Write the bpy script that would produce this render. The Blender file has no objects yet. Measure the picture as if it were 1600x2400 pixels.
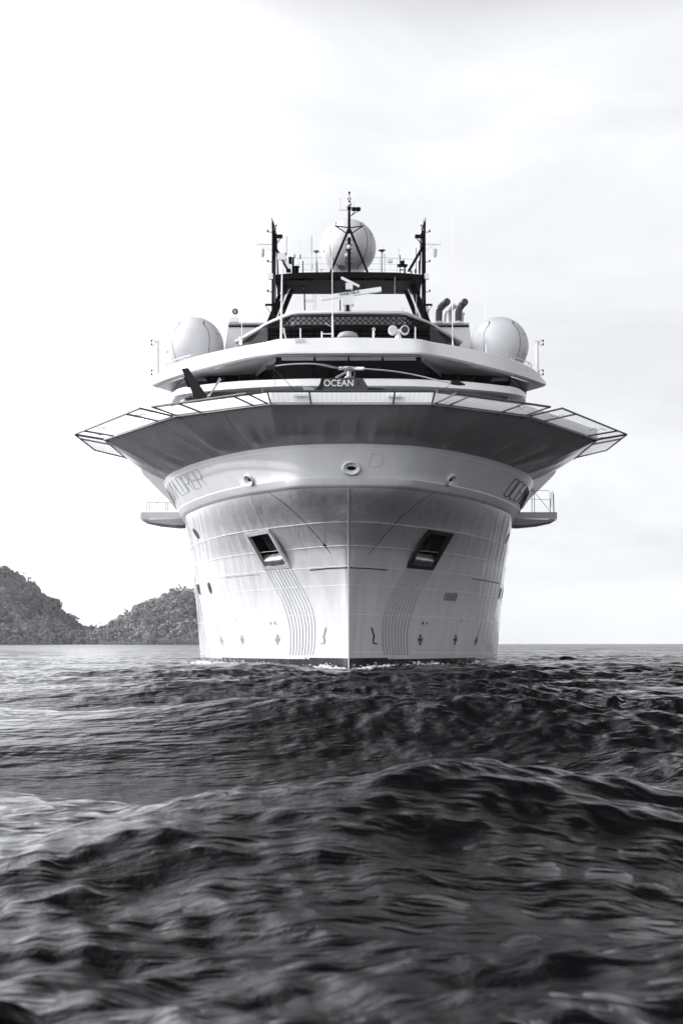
import bpy, bmesh, math, random
import numpy as np
from mathutils import Vector, Matrix
from mathutils.bvhtree import BVHTree
random.seed(7); np.random.seed(7)
R = math.radians
SC = bpy.context.scene
COL = SC.collection

# ------------------------------------------------------------------ camera
HC = 1.05            # camera height above mean sea level
F = 3230.0           # focal length in pixels of the 1600 px wide photograph
CX, HY = 817.0, 1508.0
cd = bpy.data.cameras.new('camera'); cam = bpy.data.objects.new('camera', cd); COL.objects.link(cam)
cam.location = (0, 0, HC); cam.rotation_euler = (R(90), 0, 0)
cd.sensor_fit = 'HORIZONTAL'; cd.sensor_width = 24.0; cd.lens = 24.0 * F / 1600.0
cd.shift_x = -(CX - 800) / 1600.0; cd.shift_y = (HY - 1200) / 1600.0
cd.clip_start = 0.1; cd.clip_end = 20000
cd.dof.use_dof = True; cd.dof.focus_distance = 60.0; cd.dof.aperture_fstop = 4.5
SC.camera = cam

# ------------------------------------------------------------------ world, sun, exposure
SUN_EL, SUN_AZ = 21.0, 94.0      # sun: this many degrees to the left of straight behind the camera
sdir = Vector((-math.sin(R(SUN_AZ)) * math.cos(R(SUN_EL)), -math.cos(R(SUN_AZ)) * math.cos(R(SUN_EL)), math.sin(R(SUN_EL))))
W = bpy.data.worlds.new('World'); SC.world = W; W.use_nodes = True
nt = W.node_tree; nt.nodes.clear()
def N(t, **kw):
    n = nt.nodes.new(t)
    for k, v in kw.items(): setattr(n, k, v)
    return n
out = N('ShaderNodeOutputWorld'); bg = N('ShaderNodeBackground'); bg.inputs['Strength'].default_value = 0.1
sky = N('ShaderNodeTexSky'); sky.sky_type = 'NISHITA'; sky.sun_disc = False
sky.sun_elevation = R(SUN_EL); sky.sun_rotation = math.atan2(sdir.x, sdir.y)
sky.dust_density = 2.5; sky.air_density = 1.0
bw = N('ShaderNodeRGBToBW')
nt.links.new(sky.outputs[0], bw.inputs[0])
m1 = N('ShaderNodeMath', operation='MULTIPLY'); m1.inputs[1].default_value = 0.08
nt.links.new(bw.outputs[0], m1.inputs[0])
# veil of thin high cloud: brightens the sky evenly, with soft streaks
tc = N('ShaderNodeTexCoord'); mp = N('ShaderNodeMapping'); mp.inputs['Scale'].default_value = (1.6, 1.6, 5.0)
mp.inputs['Location'].default_value = (0.3, 0.1, 0.4)
nz = N('ShaderNodeTexNoise'); nz.inputs['Scale'].default_value = 2.2; nz.inputs['Detail'].default_value = 7; nz.inputs['Roughness'].default_value = 0.55
nz.inputs['Distortion'].default_value = 0.5
rp = N('ShaderNodeMapRange'); rp.inputs[1].default_value = 0.36; rp.inputs[2].default_value = 0.66; rp.inputs[3].default_value = 8.7; rp.inputs[4].default_value = 10.6
nt.links.new(tc.outputs['Generated'], mp.inputs[0]); nt.links.new(mp.outputs[0], nz.inputs[0]); nt.links.new(nz.outputs[0], rp.inputs[0])
ad = N('ShaderNodeMath', operation='ADD'); nt.links.new(m1.outputs[0], ad.inputs[0])
# cloud veil thins out towards the zenith
sx = N('ShaderNodeSeparateXYZ'); nt.links.new(tc.outputs['Generated'], sx.inputs[0])
zr = N('ShaderNodeMapRange'); zr.inputs[1].default_value = 0.385; zr.inputs[2].default_value = 0.53; zr.inputs[3].default_value = 1.0; zr.inputs[4].default_value = 0.05; zr.interpolation_type = 'SMOOTHSTEP'
nt.links.new(sx.outputs['Z'], zr.inputs[0])
lz = N('ShaderNodeMapRange'); lz.inputs[1].default_value = -0.04; lz.inputs[2].default_value = -0.36; lz.inputs[3].default_value = 0.05; lz.inputs[4].default_value = 0.8; lz.interpolation_type = 'SMOOTHSTEP'   # the bank stands higher on the left
nt.links.new(sx.outputs['X'], lz.inputs[0])
bk = N('ShaderNodeMapRange'); bk.inputs[1].default_value = 0.15; bk.inputs[2].default_value = -0.35; bk.inputs[3].default_value = 0.0; bk.inputs[4].default_value = 0.95; bk.interpolation_type = 'SMOOTHSTEP'   # high bright overcast overhead and behind the camera
nt.links.new(sx.outputs['Y'], bk.inputs[0]); mxk = N('ShaderNodeMath', operation='MAXIMUM'); nt.links.new(lz.outputs[0], mxk.inputs[0]); nt.links.new(bk.outputs[0], mxk.inputs[1])
nt.links.new(mxk.outputs[0], zr.inputs[4])
mz = N('ShaderNodeMath', operation='MULTIPLY'); nt.links.new(rp.outputs[0], mz.inputs[0]); nt.links.new(zr.outputs[0], mz.inputs[1])
# the veil scatters forward: it glows in a wide patch around the sun
dt = N('ShaderNodeVectorMath', operation='DOT_PRODUCT'); dt.inputs[1].default_value = tuple(sdir); nt.links.new(tc.outputs['Generated'], dt.inputs[0])
gr = N('ShaderNodeMapRange'); gr.inputs[1].default_value = 0.3; gr.inputs[2].default_value = 1.0; gr.inputs[3].default_value = 1.0; gr.inputs[4].default_value = 1.6; gr.interpolation_type = 'SMOOTHSTEP'
nt.links.new(dt.outputs['Value'], gr.inputs[0])
mg = N('ShaderNodeMath', operation='MULTIPLY'); nt.links.new(mz.outputs[0], mg.inputs[0]); nt.links.new(gr.outputs[0], mg.inputs[1])
# the bright bank of cloud lies to the left
lb = N('ShaderNodeMapRange'); lb.inputs[1].default_value = 0.02; lb.inputs[2].default_value = -0.52; lb.inputs[3].default_value = 1.0; lb.inputs[4].default_value = 3.3; lb.interpolation_type = 'SMOOTHSTEP'
nt.links.new(sx.outputs['X'], lb.inputs[0])
ml = N('ShaderNodeMath', operation='MULTIPLY'); nt.links.new(mg.outputs[0], ml.inputs[0]); nt.links.new(lb.outputs[0], ml.inputs[1])
nt.links.new(ml.outputs[0], ad.inputs[1])
tint = N('ShaderNodeVectorMath', operation='SCALE'); tint.inputs[0].default_value = (0.945, 0.96, 1.0)
nt.links.new(ad.outputs[0], tint.inputs['Scale'])
nt.links.new(tint.outputs[0], bg.inputs[0]); nt.links.new(bg.outputs[0], out.inputs[0])

sl = bpy.data.lights.new('sun', 'SUN'); sl.energy = 2.9; sl.angle = R(1.2); sl.color = (1.0, 0.985, 0.98)
so = bpy.data.objects.new('sun', sl); COL.objects.link(so); so.location = (-40, -10, 40)
so.rotation_euler = sdir.to_track_quat('Z', 'Y').to_euler()
SC.view_settings.view_transform = 'Standard'; SC.view_settings.look = 'None'
SC.view_settings.gamma = 1.0; SC.view_settings.exposure = 0.0; SC.view_settings.use_curve_mapping = False
SC.render.engine = 'CYCLES'
SC.cycles.max_bounces = 6; SC.cycles.diffuse_bounces = 3; SC.cycles.glossy_bounces = 4; SC.cycles.volume_bounces = 0
SC.cycles.caustics_reflective = True; SC.cycles.sample_clamp_indirect = 2.5; SC.cycles.blur_glossy = 1.0; SC.cycles.caustics_refractive = False

# ------------------------------------------------------------------ materials
def mat(name, col, rough=0.5, metal=0.0, coat=0.0, bump=None, var=None, spec=0.5, ior=None):
    """bump = (scale xyz, strength, distance); var = (scale xyz, amount) darkens or lightens the colour in blotches (wear, dirt)"""
    m = bpy.data.materials.new(name); m.use_nodes = True
    t = m.node_tree; b = t.nodes['Principled BSDF']
    if isinstance(col, (int, float)): col = (col, col, min(1, col * 1.02))
    b.inputs['Base Color'].default_value = (*col, 1); b.inputs['Roughness'].default_value = rough
    b.inputs['Metallic'].default_value = metal; b.inputs['Coat Weight'].default_value = coat; b.inputs['Coat Roughness'].default_value = 0.05
    b.inputs['Specular IOR Level'].default_value = spec
    if ior: b.inputs['IOR'].default_value = ior
    tcn = t.nodes.new('ShaderNodeTexCoord')
    def noise(scale, detail=5, seed=0.0):
        mpn = t.nodes.new('ShaderNodeMapping'); mpn.inputs['Scale'].default_value = scale; mpn.inputs['Location'].default_value = (seed, seed, seed)
        n = t.nodes.new('ShaderNodeTexNoise'); n.inputs['Scale'].default_value = 1.0; n.inputs['Detail'].default_value = detail
        t.links.new(tcn.outputs['Object'], mpn.inputs[0]); t.links.new(mpn.outputs[0], n.inputs[0]); return n
    if var:
        n = noise(var[0], 6, 3.1); mr = t.nodes.new('ShaderNodeMapRange')
        mr.inputs[1].default_value = 0.3; mr.inputs[2].default_value = 0.7; mr.inputs[3].default_value = 1 - var[1]; mr.inputs[4].default_value = 1 + var[1] * 0.4
        v = t.nodes.new('ShaderNodeVectorMath'); v.operation = 'SCALE'; v.inputs[0].default_value = col
        t.links.new(n.outputs[0], mr.inputs[0]); t.links.new(mr.outputs[0], v.inputs['Scale']); t.links.new(v.outputs[0], b.inputs['Base Color'])
    if bump:
        n = noise(bump[0], 2); bp = t.nodes.new('ShaderNodeBump'); bp.inputs['Strength'].default_value = bump[1]; bp.inputs['Distance'].default_value = bump[2]
        t.links.new(n.outputs[0], bp.inputs['Height']); t.links.new(bp.outputs[0], b.inputs['Normal'])
        if coat: t.links.new(bp.outputs[0], b.inputs['Coat Normal'])
    return m
M = {}
M['hull'] = mat('hull_paint', 0.55, 0.13, bump=((2.6, 1.5, 0.12), 1.0, 0.03), var=((2.5, 2.5, 0.22), 0.10), spec=0.8)
M['boot'] = mat('boot_top_paint', 0.02, 0.15, var=((3, 3, 1), 0.4))
M['band'] = mat('bulwark_paint', 0.68, 0.22, bump=((1.2, 1.2, 0.3), 1.0, 0.014), var=((1.5, 1.5, 0.3), 0.06))
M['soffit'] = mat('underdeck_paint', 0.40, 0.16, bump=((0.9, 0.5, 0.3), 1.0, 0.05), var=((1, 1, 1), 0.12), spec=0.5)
M['white'] = mat('white_gelcoat', 0.57, 0.3, bump=((0.6, 0.6, 0.6), 0.5, 0.01), var=((1.2, 1.2, 0.4), 0.04))
M['white2'] = mat('white_fitting_paint', 0.68, 0.4)
M['dome'] = mat('radome_skin', 0.50, 0.35, bump=((1, 1, 1), 0.3, 0.01), var=((1.3, 1.3, 0.3), 0.05))
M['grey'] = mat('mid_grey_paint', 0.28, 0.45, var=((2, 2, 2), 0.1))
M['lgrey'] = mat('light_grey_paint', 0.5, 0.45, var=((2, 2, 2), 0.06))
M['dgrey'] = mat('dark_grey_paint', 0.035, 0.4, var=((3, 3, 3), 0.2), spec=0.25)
M['black'] = mat('black_mast_paint', 0.004, 0.6, spec=0.03)
M['seam'] = mat('seam_sealant', 0.015, 0.6, spec=0.1)
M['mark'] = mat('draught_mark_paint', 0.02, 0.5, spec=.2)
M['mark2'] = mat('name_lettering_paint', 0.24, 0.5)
M['glass'] = mat('tinted_bridge_glass', 0.004, 0.05, spec=0.08)
M['steel'] = mat('bare_steel', 0.35, 0.35, metal=0.8, var=((4, 4, 4), 0.4))
M['rust'] = mat('weathered_anchor_steel', 0.10, 0.6, metal=0.3, var=((6, 6, 6), 0.5))
M['net'] = mat('net_cord', 0.4, 0.7)
M['tube'] = mat('net_frame_tube', 0.05, 0.4, var=((6, 6, 6), 0.5))
M['heli'] = mat('helicopter_dark_paint', 0.012, 0.4, spec=.15)
M['heli2'] = mat('helicopter_grey_paint', 0.05, 0.35, spec=.2)
M['weld'] = mat('weld_bead_paint', 0.8, 0.35)
M['wood'] = mat('pier_timber', 0.22, 0.8, var=((1, 1, 1), 0.3))
M['pipe'] = mat('heat_stained_pipe', 0.05, 0.35, metal=0.2, var=((2, 2, 1), 0.3))
M['bark'] = mat('bark', 0.10, 0.9)
M['land'] = mat('hill_ground', 0.035, 0.95, var=((0.05, 0.05, 0.05), 0.4))

# ------------------------------------------------------------------ mesh helpers
class MB:
    def __init__(s): s.v = []; s.f = []; s.mi = []
    def add(s, vs, fs, mi=0):
        o = len(s.v); s.v += [tuple(p) for p in vs]; s.f += [tuple(i + o for i in f) for f in fs]; s.mi += [mi] * len(fs); return s
    def box(s, c, d, rz=0, ry=0, mi=0, mtx=None):
        x, y, z = d[0] / 2, d[1] / 2, d[2] / 2
        m = Matrix.Rotation(rz, 3, 'Z') @ Matrix.Rotation(ry, 3, 'Y') if mtx is None else mtx
        vs = [Vector(c) + m @ Vector((a * x, b * y, e * z)) for a in (-1, 1) for b in (-1, 1) for e in (-1, 1)]
        return s.add(vs, [(0, 1, 3, 2), (4, 6, 7, 5), (0, 4, 5, 1), (2, 3, 7, 6), (0, 2, 6, 4), (1, 5, 7, 3)], mi)
    def tube(s, pts, r, n=6, mi=0, caps=True):
        pts = [Vector(p) for p in pts]; rs = r if isinstance(r, (list, tuple)) else [r] * len(pts)
        vs = []; fs = []
        for i, p in enumerate(pts):
            a = pts[max(0, i - 1)]; b = pts[min(len(pts) - 1, i + 1)]; t = (b - a).normalized()
            up = Vector((0, 0, 1)) if abs(t.z) < 0.95 else Vector((0, 1, 0))
            u = t.cross(up).normalized(); w = u.cross(t)
            for k in range(n):
                an = 2 * math.pi * k / n + math.pi / n
                vs.append(p + (u * math.cos(an) + w * math.sin(an)) * rs[i])
        for i in range(len(pts) - 1):
            for k in range(n):
                k2 = (k + 1) % n; fs.append((i * n + k, i * n + k2, (i + 1) * n + k2, (i + 1) * n + k))
        if caps: fs += [tuple(range(n))[::-1], tuple(range((len(pts) - 1) * n, len(pts) * n))]
        return s.add(vs, fs, mi)
    def ring(s, c, r, rt, axis, n=24, m=6, sc=(1, 1), mi=0, arc=2 * math.pi):
        ax = Vector(axis).normalized(); up = Vector((0, 0, 1)) if abs(ax.z) < .95 else Vector((0, 1, 0)); u = up.cross(ax).normalized(); w = ax.cross(u)
        pts = [Vector(c) + u * math.cos(a) * r * sc[0] + w * math.sin(a) * r * sc[1] for a in [arc * k / n for k in range(n + 1)]]
        return s.tube(pts, rt, m, mi, caps=False)
    def lathe(s, c, prof, n=24, axis=(0, 0, 1), mi=0, sc=(1, 1)):
        ax = Vector(axis).normalized(); up = Vector((0, 0, 1)) if abs(ax.z) < .95 else Vector((0, 1, 0)); u = up.cross(ax).normalized(); w = ax.cross(u)
        vs = []; fs = []
        for (r, h) in prof:
            for k in range(n):
                a = 2 * math.pi * k / n; vs.append(Vector(c) + ax * h + (u * math.cos(a) * sc[0] + w * math.sin(a) * sc[1]) * r)
        for i in range(len(prof) - 1):
            for k in range(n):
                k2 = (k + 1) % n; fs.append((i * n + k, i * n + k2, (i + 1) * n + k2, (i + 1) * n + k))
        fs += [tuple(range(n))[::-1], tuple(range((len(prof) - 1) * n, len(prof) * n))]
        return s.add(vs, fs, mi)
    def strip(s, curves, mi=0, closed=False):
        n = len(curves[0]); vs = [p for c in curves for p in c]; fs = []
        for i in range(len(curves) - 1):
            for k in range(n - 1): fs.append((i * n + k, i * n + k + 1, (i + 1) * n + k + 1, (i + 1) * n + k))
        return s.add(vs, fs, mi)
    def prism(s, poly, vec, mi=0):
        n = len(poly); vs = [Vector(p) for p in poly] + [Vector(p) + Vector(vec) for p in poly]
        return s.add(vs, [tuple(range(n))[::-1], tuple(range(n, 2 * n))] + [(i, (i + 1) % n, n + (i + 1) % n, n + i) for i in range(n)], mi)
    def build(s, name, mats, parent=None, smooth=35, origin=None):
        me = bpy.data.meshes.new(name)
        v = np.array([tuple(p) for p in s.v])
        if origin is None: origin = Vector(((v[:, 0].min() + v[:, 0].max()) / 2, (v[:, 1].min() + v[:, 1].max()) / 2, v[:, 2].min()))
        origin = Vector(origin)
        v = v - np.array(tuple(origin))
        me.from_pydata(v.tolist(), [], s.f)
        if not isinstance(mats, (list, tuple)): mats = [mats]
        for m in mats: me.materials.append(m)
        me.polygons.foreach_set('material_index', s.mi)
        bm = bmesh.new(); bm.from_mesh(me); bmesh.ops.recalc_face_normals(bm, faces=bm.faces); bm.to_mesh(me); bm.free()
        if smooth:
            me.polygons.foreach_set('use_smooth', [True] * len(me.polygons)); me.set_sharp_from_angle(angle=R(smooth))
        o = bpy.data.objects.new(name, me); COL.objects.link(o)
        WO[o.name] = origin
        if parent is not None:
            o.parent = parent; o.location = origin - WO[parent.name]
        else: o.location = origin
        return o
WO = {}
def empty(name, loc, label, cat, group=None):
    o = bpy.data.objects.new(name, None); COL.objects.link(o); o.location = loc; WO[o.name] = Vector(loc); o.empty_display_size = 1
    o['label'] = label; o['category'] = cat
    if group: o['group'] = group
    return o
def P(dx, py, Y): return Vector((dx * Y / F, Y, HC + (HY - py) * Y / F))     # dx from the ship's centre line in photo pixels
def Q(px, py, Y): return P(px - CX, py, Y)
def pchip(xs, ys):
    xs = np.array(xs, float); ys = np.array(ys, float); h = np.diff(xs); d = np.diff(ys) / h; m = np.zeros_like(ys)
    for i in range(1, len(xs) - 1):
        if d[i - 1] * d[i] > 0:
            w1 = 2 * h[i] + h[i - 1]; w2 = h[i] + 2 * h[i - 1]; m[i] = (w1 + w2) / (w1 / d[i - 1] + w2 / d[i])
    m[0] = d[0]; m[-1] = d[-1]
    def f(x):
        x = np.clip(np.asarray(x, float), xs[0], xs[-1]); i = np.clip(np.searchsorted(xs, x) - 1, 0, len(xs) - 2)
        t = (x - xs[i]) / h[i]
        return (2*t**3 - 3*t**2 + 1) * ys[i] + (t**3 - 2*t**2 + t) * h[i] * m[i] + (-2*t**3 + 3*t**2) * ys[i + 1] + (t**3 - t**2) * h[i] * m[i + 1]
    return f
def resample(pts, n, smooth=True):
    pts = np.array([tuple(p) for p in pts]); L = np.concatenate([[0], np.cumsum(np.linalg.norm(np.diff(pts, axis=0), axis=1))])
    t = np.linspace(0, L[-1], n)
    if smooth: return [Vector(p) for p in np.stack([pchip(L, pts[:, k])(t) for k in range(3)], 1)]
    return [Vector(p) for p in np.stack([np.interp(t, L, pts[:, k]) for k in range(3)], 1)]
def mir(pts): return [Vector((-p[0], p[1], p[2])) for p in pts]
def full(half): return mir(half)[::-1] + list(half)[1:] if abs(half[0][0]) < 1e-6 else mir(half)[::-1] + list(half)

# ================================================================== THE SHIP
YS = 54.0
ship = empty('expedition_ship', (0, YS, 0), 'large white expedition ship seen bow-on with a wide helideck over its bow', 'ship')
def part(mb, name, m, parent=None, **k): return mb.build(name, m, parent or ship, **k)

# ---------------- hull form: half breadth x as a function of s = sqrt(distance aft of stem) at several levels (z relative to camera)
LV = [-4.0, -0.65, 1.6, 3.74, 6.09]
STEM = pchip([-4.0, -0.65, 1.6, 3.74, 4.9, 6.09, 7.6], [57.3, 57.2, 57.0, 56.2, 54.8, 53.0, 52.5])
def hb(tab):
    s = [math.sqrt(a) for a, b in tab]; return pchip(s, [b for a, b in tab])
HB = {
 -4.0: hb([(0, 0), (.3, .1), (1.6, .8), (4, 2.0), (8.5, 4.2), (13.5, 6.0), (18.5, 7.3), (27, 8.4), (90, 9)]),
 -0.65: hb([(0, 0), (.3, .22), (1.5, 1.3), (3.4, 2.9), (7.2, 5.2), (12.1, 6.9), (17, 7.85), (25, 8.7), (90, 9)]),
 1.6: hb([(0, 0), (.3, .3), (1.4, 1.4), (3.3, 3.1), (6.3, 5.1), (10.2, 6.75), (15.4, 7.9), (25, 8.75), (90, 9)]),
 3.74: hb([(0, 0), (.25, .5), (.9, 1.25), (2.4, 2.7), (5.6, 5.1), (9.4, 6.8), (13.2, 7.8), (17.8, 8.35), (25, 8.8), (90, 9)]),
 6.09: hb([(0, 0), (.1, .9), (.35, 1.82), (1.6, 3.0), (3.5, 4.4), (9.4, 6.94), (12.1, 7.72), (18, 8.35), (24, 8.8), (90, 9.05)]),
}
TOP = hb([(0, 0), (.1, 1.0), (.4, 2.0), (1.1, 3.1), (4.4, 5.7), (7.1, 7.07), (9.9, 8.1), (14, 8.8), (22, 9.2), (90, 9.25)])
NS = 300
sg = np.concatenate([np.linspace(0, 3.6, 220), np.linspace(3.6, math.sqrt(86), 60)[1:]])
zl = np.linspace(-3.0, 6.09, 150)
XT = np.stack([HB[l](sg) for l in LV])              # levels x s
hullX = np.zeros((len(zl), len(sg)))
for j in range(len(sg)):
    hullX[:, j] = pchip(LV, XT[:, j])(zl)
hullY = STEM(zl)[:, None] + sg[None, :] ** 2
# plating hollows between the frames: gentle ripples along the hull (real geometry, they streak the reflections)
_rs = np.random.RandomState(21); _al = np.concatenate([[0], np.cumsum(np.hypot(np.diff(hullX[100]), np.diff(hullY[100])))])
_rip = sum(_rs.uniform(.4, 1) * wl * np.sin(2 * math.pi * _al / wl + _rs.uniform(0, 6.28)) for wl in np.exp(_rs.uniform(math.log(.3), math.log(1.5), 16)))
_rip *= .0062 * np.clip((_al - 1.6) / 2.5, 0, 1)
_zw = np.sin(np.clip((zl + 3.0) / 9.09, 0, 1) * math.pi) ** .5
_wv = 1 + .5 * np.sin(zl[:, None] * .9 + _al[None, :] * .7)
hullX += _rip[None, :] * _zw[:, None] * _wv
# anchor pocket opening (photo pixels, offset from centre line)
POCK = [(187, 1241), (244, 1251.5), (196.5, 1334.5), (136.5, 1329)]
def inside(poly, x, y):
    c = False; n = len(poly)
    for i in range(n):
        (x1, y1), (x2, y2) = poly[i], poly[(i + 1) % n]
        if (y1 > y) != (y2 > y) and x < (x2 - x1) * (y - y1) / (y2 - y1) + x1: c = not c
    return c
pc = (sum(p[0] for p in POCK) / 4, sum(p[1] for p in POCK) / 4)
HOLE = [(pc[0] + (p[0] - pc[0]) * .93, pc[1] + (p[1] - pc[1]) * .93) for p in POCK]
def zboot(Y): return 0.44 - 0.008 * (Y - 54)
nj = len(sg); hv = []; hf = []; hmi = []; full_f = []
for i in range(len(zl)):
    for j in range(nj): hv.append((hullX[i, j], hullY[i, j], zl[i] + HC))
for i in range(len(zl) - 1):
    for j in range(nj - 1):
        f = (i * nj + j, i * nj + j + 1, (i + 1) * nj + j + 1, (i + 1) * nj + j)
        full_f.append(f)
        c = [sum(hv[k][a] for k in f) / 4 for a in range(3)]
        dx = c[0] * F / c[1]; py = HY - (c[2] - HC) * F / c[1]
        if c[1] < 72 and inside(HOLE, dx, py): continue
        hf.append(f); hmi.append(1 if c[2] < zboot(c[1]) else 0)
mb = MB()
for sgn in (1, -1):
    o = len(mb.v); mb.v += [(sgn * a, b, c) for a, b, c in hv]
    mb.f += [tuple(k + o for k in f) for f in hf]; mb.mi += hmi
# transom
ye = 54 + 86
mb.add([(-9, ye, -1.9), (9, ye, -1.9), (9, ye, 7.1), (-9, ye, 7.1)], [(0, 1, 2, 3)])
bmh = None
hull = part(mb, 'hull', [M['hull'], M['boot']], smooth=50)
# weld the centre line
bm = bmesh.new(); bm.from_mesh(hull.data); bmesh.ops.remove_doubles(bm, verts=[v for v in bm.verts if abs(v.co.x) < 1e-3], dist=1e-4); bm.to_mesh(hull.data); bm.free()
hull.data.set_sharp_from_angle(angle=R(50))
HT = BVHTree.FromPolygons([Vector(v) for v in hv], full_f)

# bulwark band (knuckle to helideck)
PR = 0.07
def band_pt(s, t, off=0.0):
    """t: 0 = knuckle, 1 = top"""
    z = 6.09 + t * (7.62 - 6.09)
    x = float(HB[6.09](s)) * (1 - t) + float(TOP(s)) * t + PR
    y = float(STEM(z)) + s * s
    return Vector((x, y, z + HC))
sb = np.concatenate([np.linspace(0, 3.6, 120), np.linspace(3.6, math.sqrt(86), 40)[1:]])
def band_curve(t, dx=0.0):
    c = [band_pt(s, t) for s in sb]
    for p in c: p.x += dx; p.y -= PR
    c[0].x = 0; return c
cs = []
base = [Vector((float(HB[6.09](s)) - 0.02, 53.0 + s * s + .02, 6.02 + HC)) for s in sb]; base[0].x = 0
cs.append(base); cs.append(band_curve(0.0, 0.0)); cs.append(band_curve(0.015, 0.012)); cs.append(band_curve(0.17, 0.022)); cs.append(band_curve(0.185, 0.0))
for t in (0.4, 0.7, 1.0): cs.append(band_curve(t))
mb = MB(); mb.strip([full(c) for c in cs])
part(mb, 'bulwark', M['band'], smooth=40)
bvv = [p for c in cs for p in c]; nb = len(sb)
BT = BVHTree.FromPolygons(bvv, [(i * nb + k, i * nb + k + 1, (i + 1) * nb + k + 1, (i + 1) * nb + k) for i in range(len(cs) - 1) for k in range(nb - 1)])
O = Vector((0, 0, HC))
def cast(dx, py, off=0.012, tree=None):
    d = Vector((abs(dx) / F, 1, (HY - py) / F)).normalized()
    best = None
    for t in ([tree] if tree else [HT, BT]):
        h = t.ray_cast(O, d)
        if h[0] is not None and (best is None or h[3] < best[3]): best = h
    if best is None: return None, None
    n = best[1]
    if n.dot(d) > 0: n = -n
    p = best[0] + n * off
    if dx < 0: p = Vector((-p.x, p.y, p.z)); n = Vector((-n.x, n.y, n.z))
    return p, n
def hull_line(pix, r, name, m, n=24, off=0.0, tree=None, ns=5):
    pts = []
    for a, b in zip(pix[:-1], pix[1:]):
        for k in range(n):
            t = k / n; p, nn = cast(a[0] + (b[0] - a[0]) * t, a[1] + (b[1] - a[1]) * t, off, tree)
            if p is not None: pts.append(p)
    p, nn = cast(*pix[-1], off, tree)
    if p is not None: pts.append(p)
    return pts

# welds along the hull at constant level
mb = MB()
for z0 in (4.85, 4.0, 3.2, 2.45, 1.25, -0.33):
    pts = []
    for s in np.linspace(0.02, 6.2, 150):
        xs = [HB[l](s) for l in LV]; y = float(STEM(z0)) + s * s; z = z0 - 0.011 * (y - 54)
        x = float(pchip(LV, xs)(z)); pts.append(Vector((x, y - .004, z + HC)))
    for q in (pts, mir(pts)): mb.tube(q, 0.008, 4)
for t in (0.19, 0.88):
    pts = [band_pt(s, t) - Vector((0, PR, 0)) for s in np.linspace(0.02, 4.4, 100)]
    for q in (pts, mir(pts)): mb.tube(q, 0.007, 4)
part(mb, 'weld_seams', M['weld'])
# vertical plate seams on the upper bow
mb = MB()
for a, b in (((63, 1142), (62, 1285)), ((13, 1142), (11, 1290)), ((-56, 1122), (-57, 1283)), ((150, 1085), (85, 1130))):
    mb.tube(hull_line([a, b], 0, '', None), 0.008, 4)
part(mb, 'plate_seams', M['lgrey'])
# stem bar
mb = MB(); pts = [Vector((0, float(STEM(z)) - 0.01, z + HC)) for z in np.linspace(-2.5, 6.0, 30)]
mb.tube(pts, 0.035, 8); part(mb, 'stem_bar', M['hull'])

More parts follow.
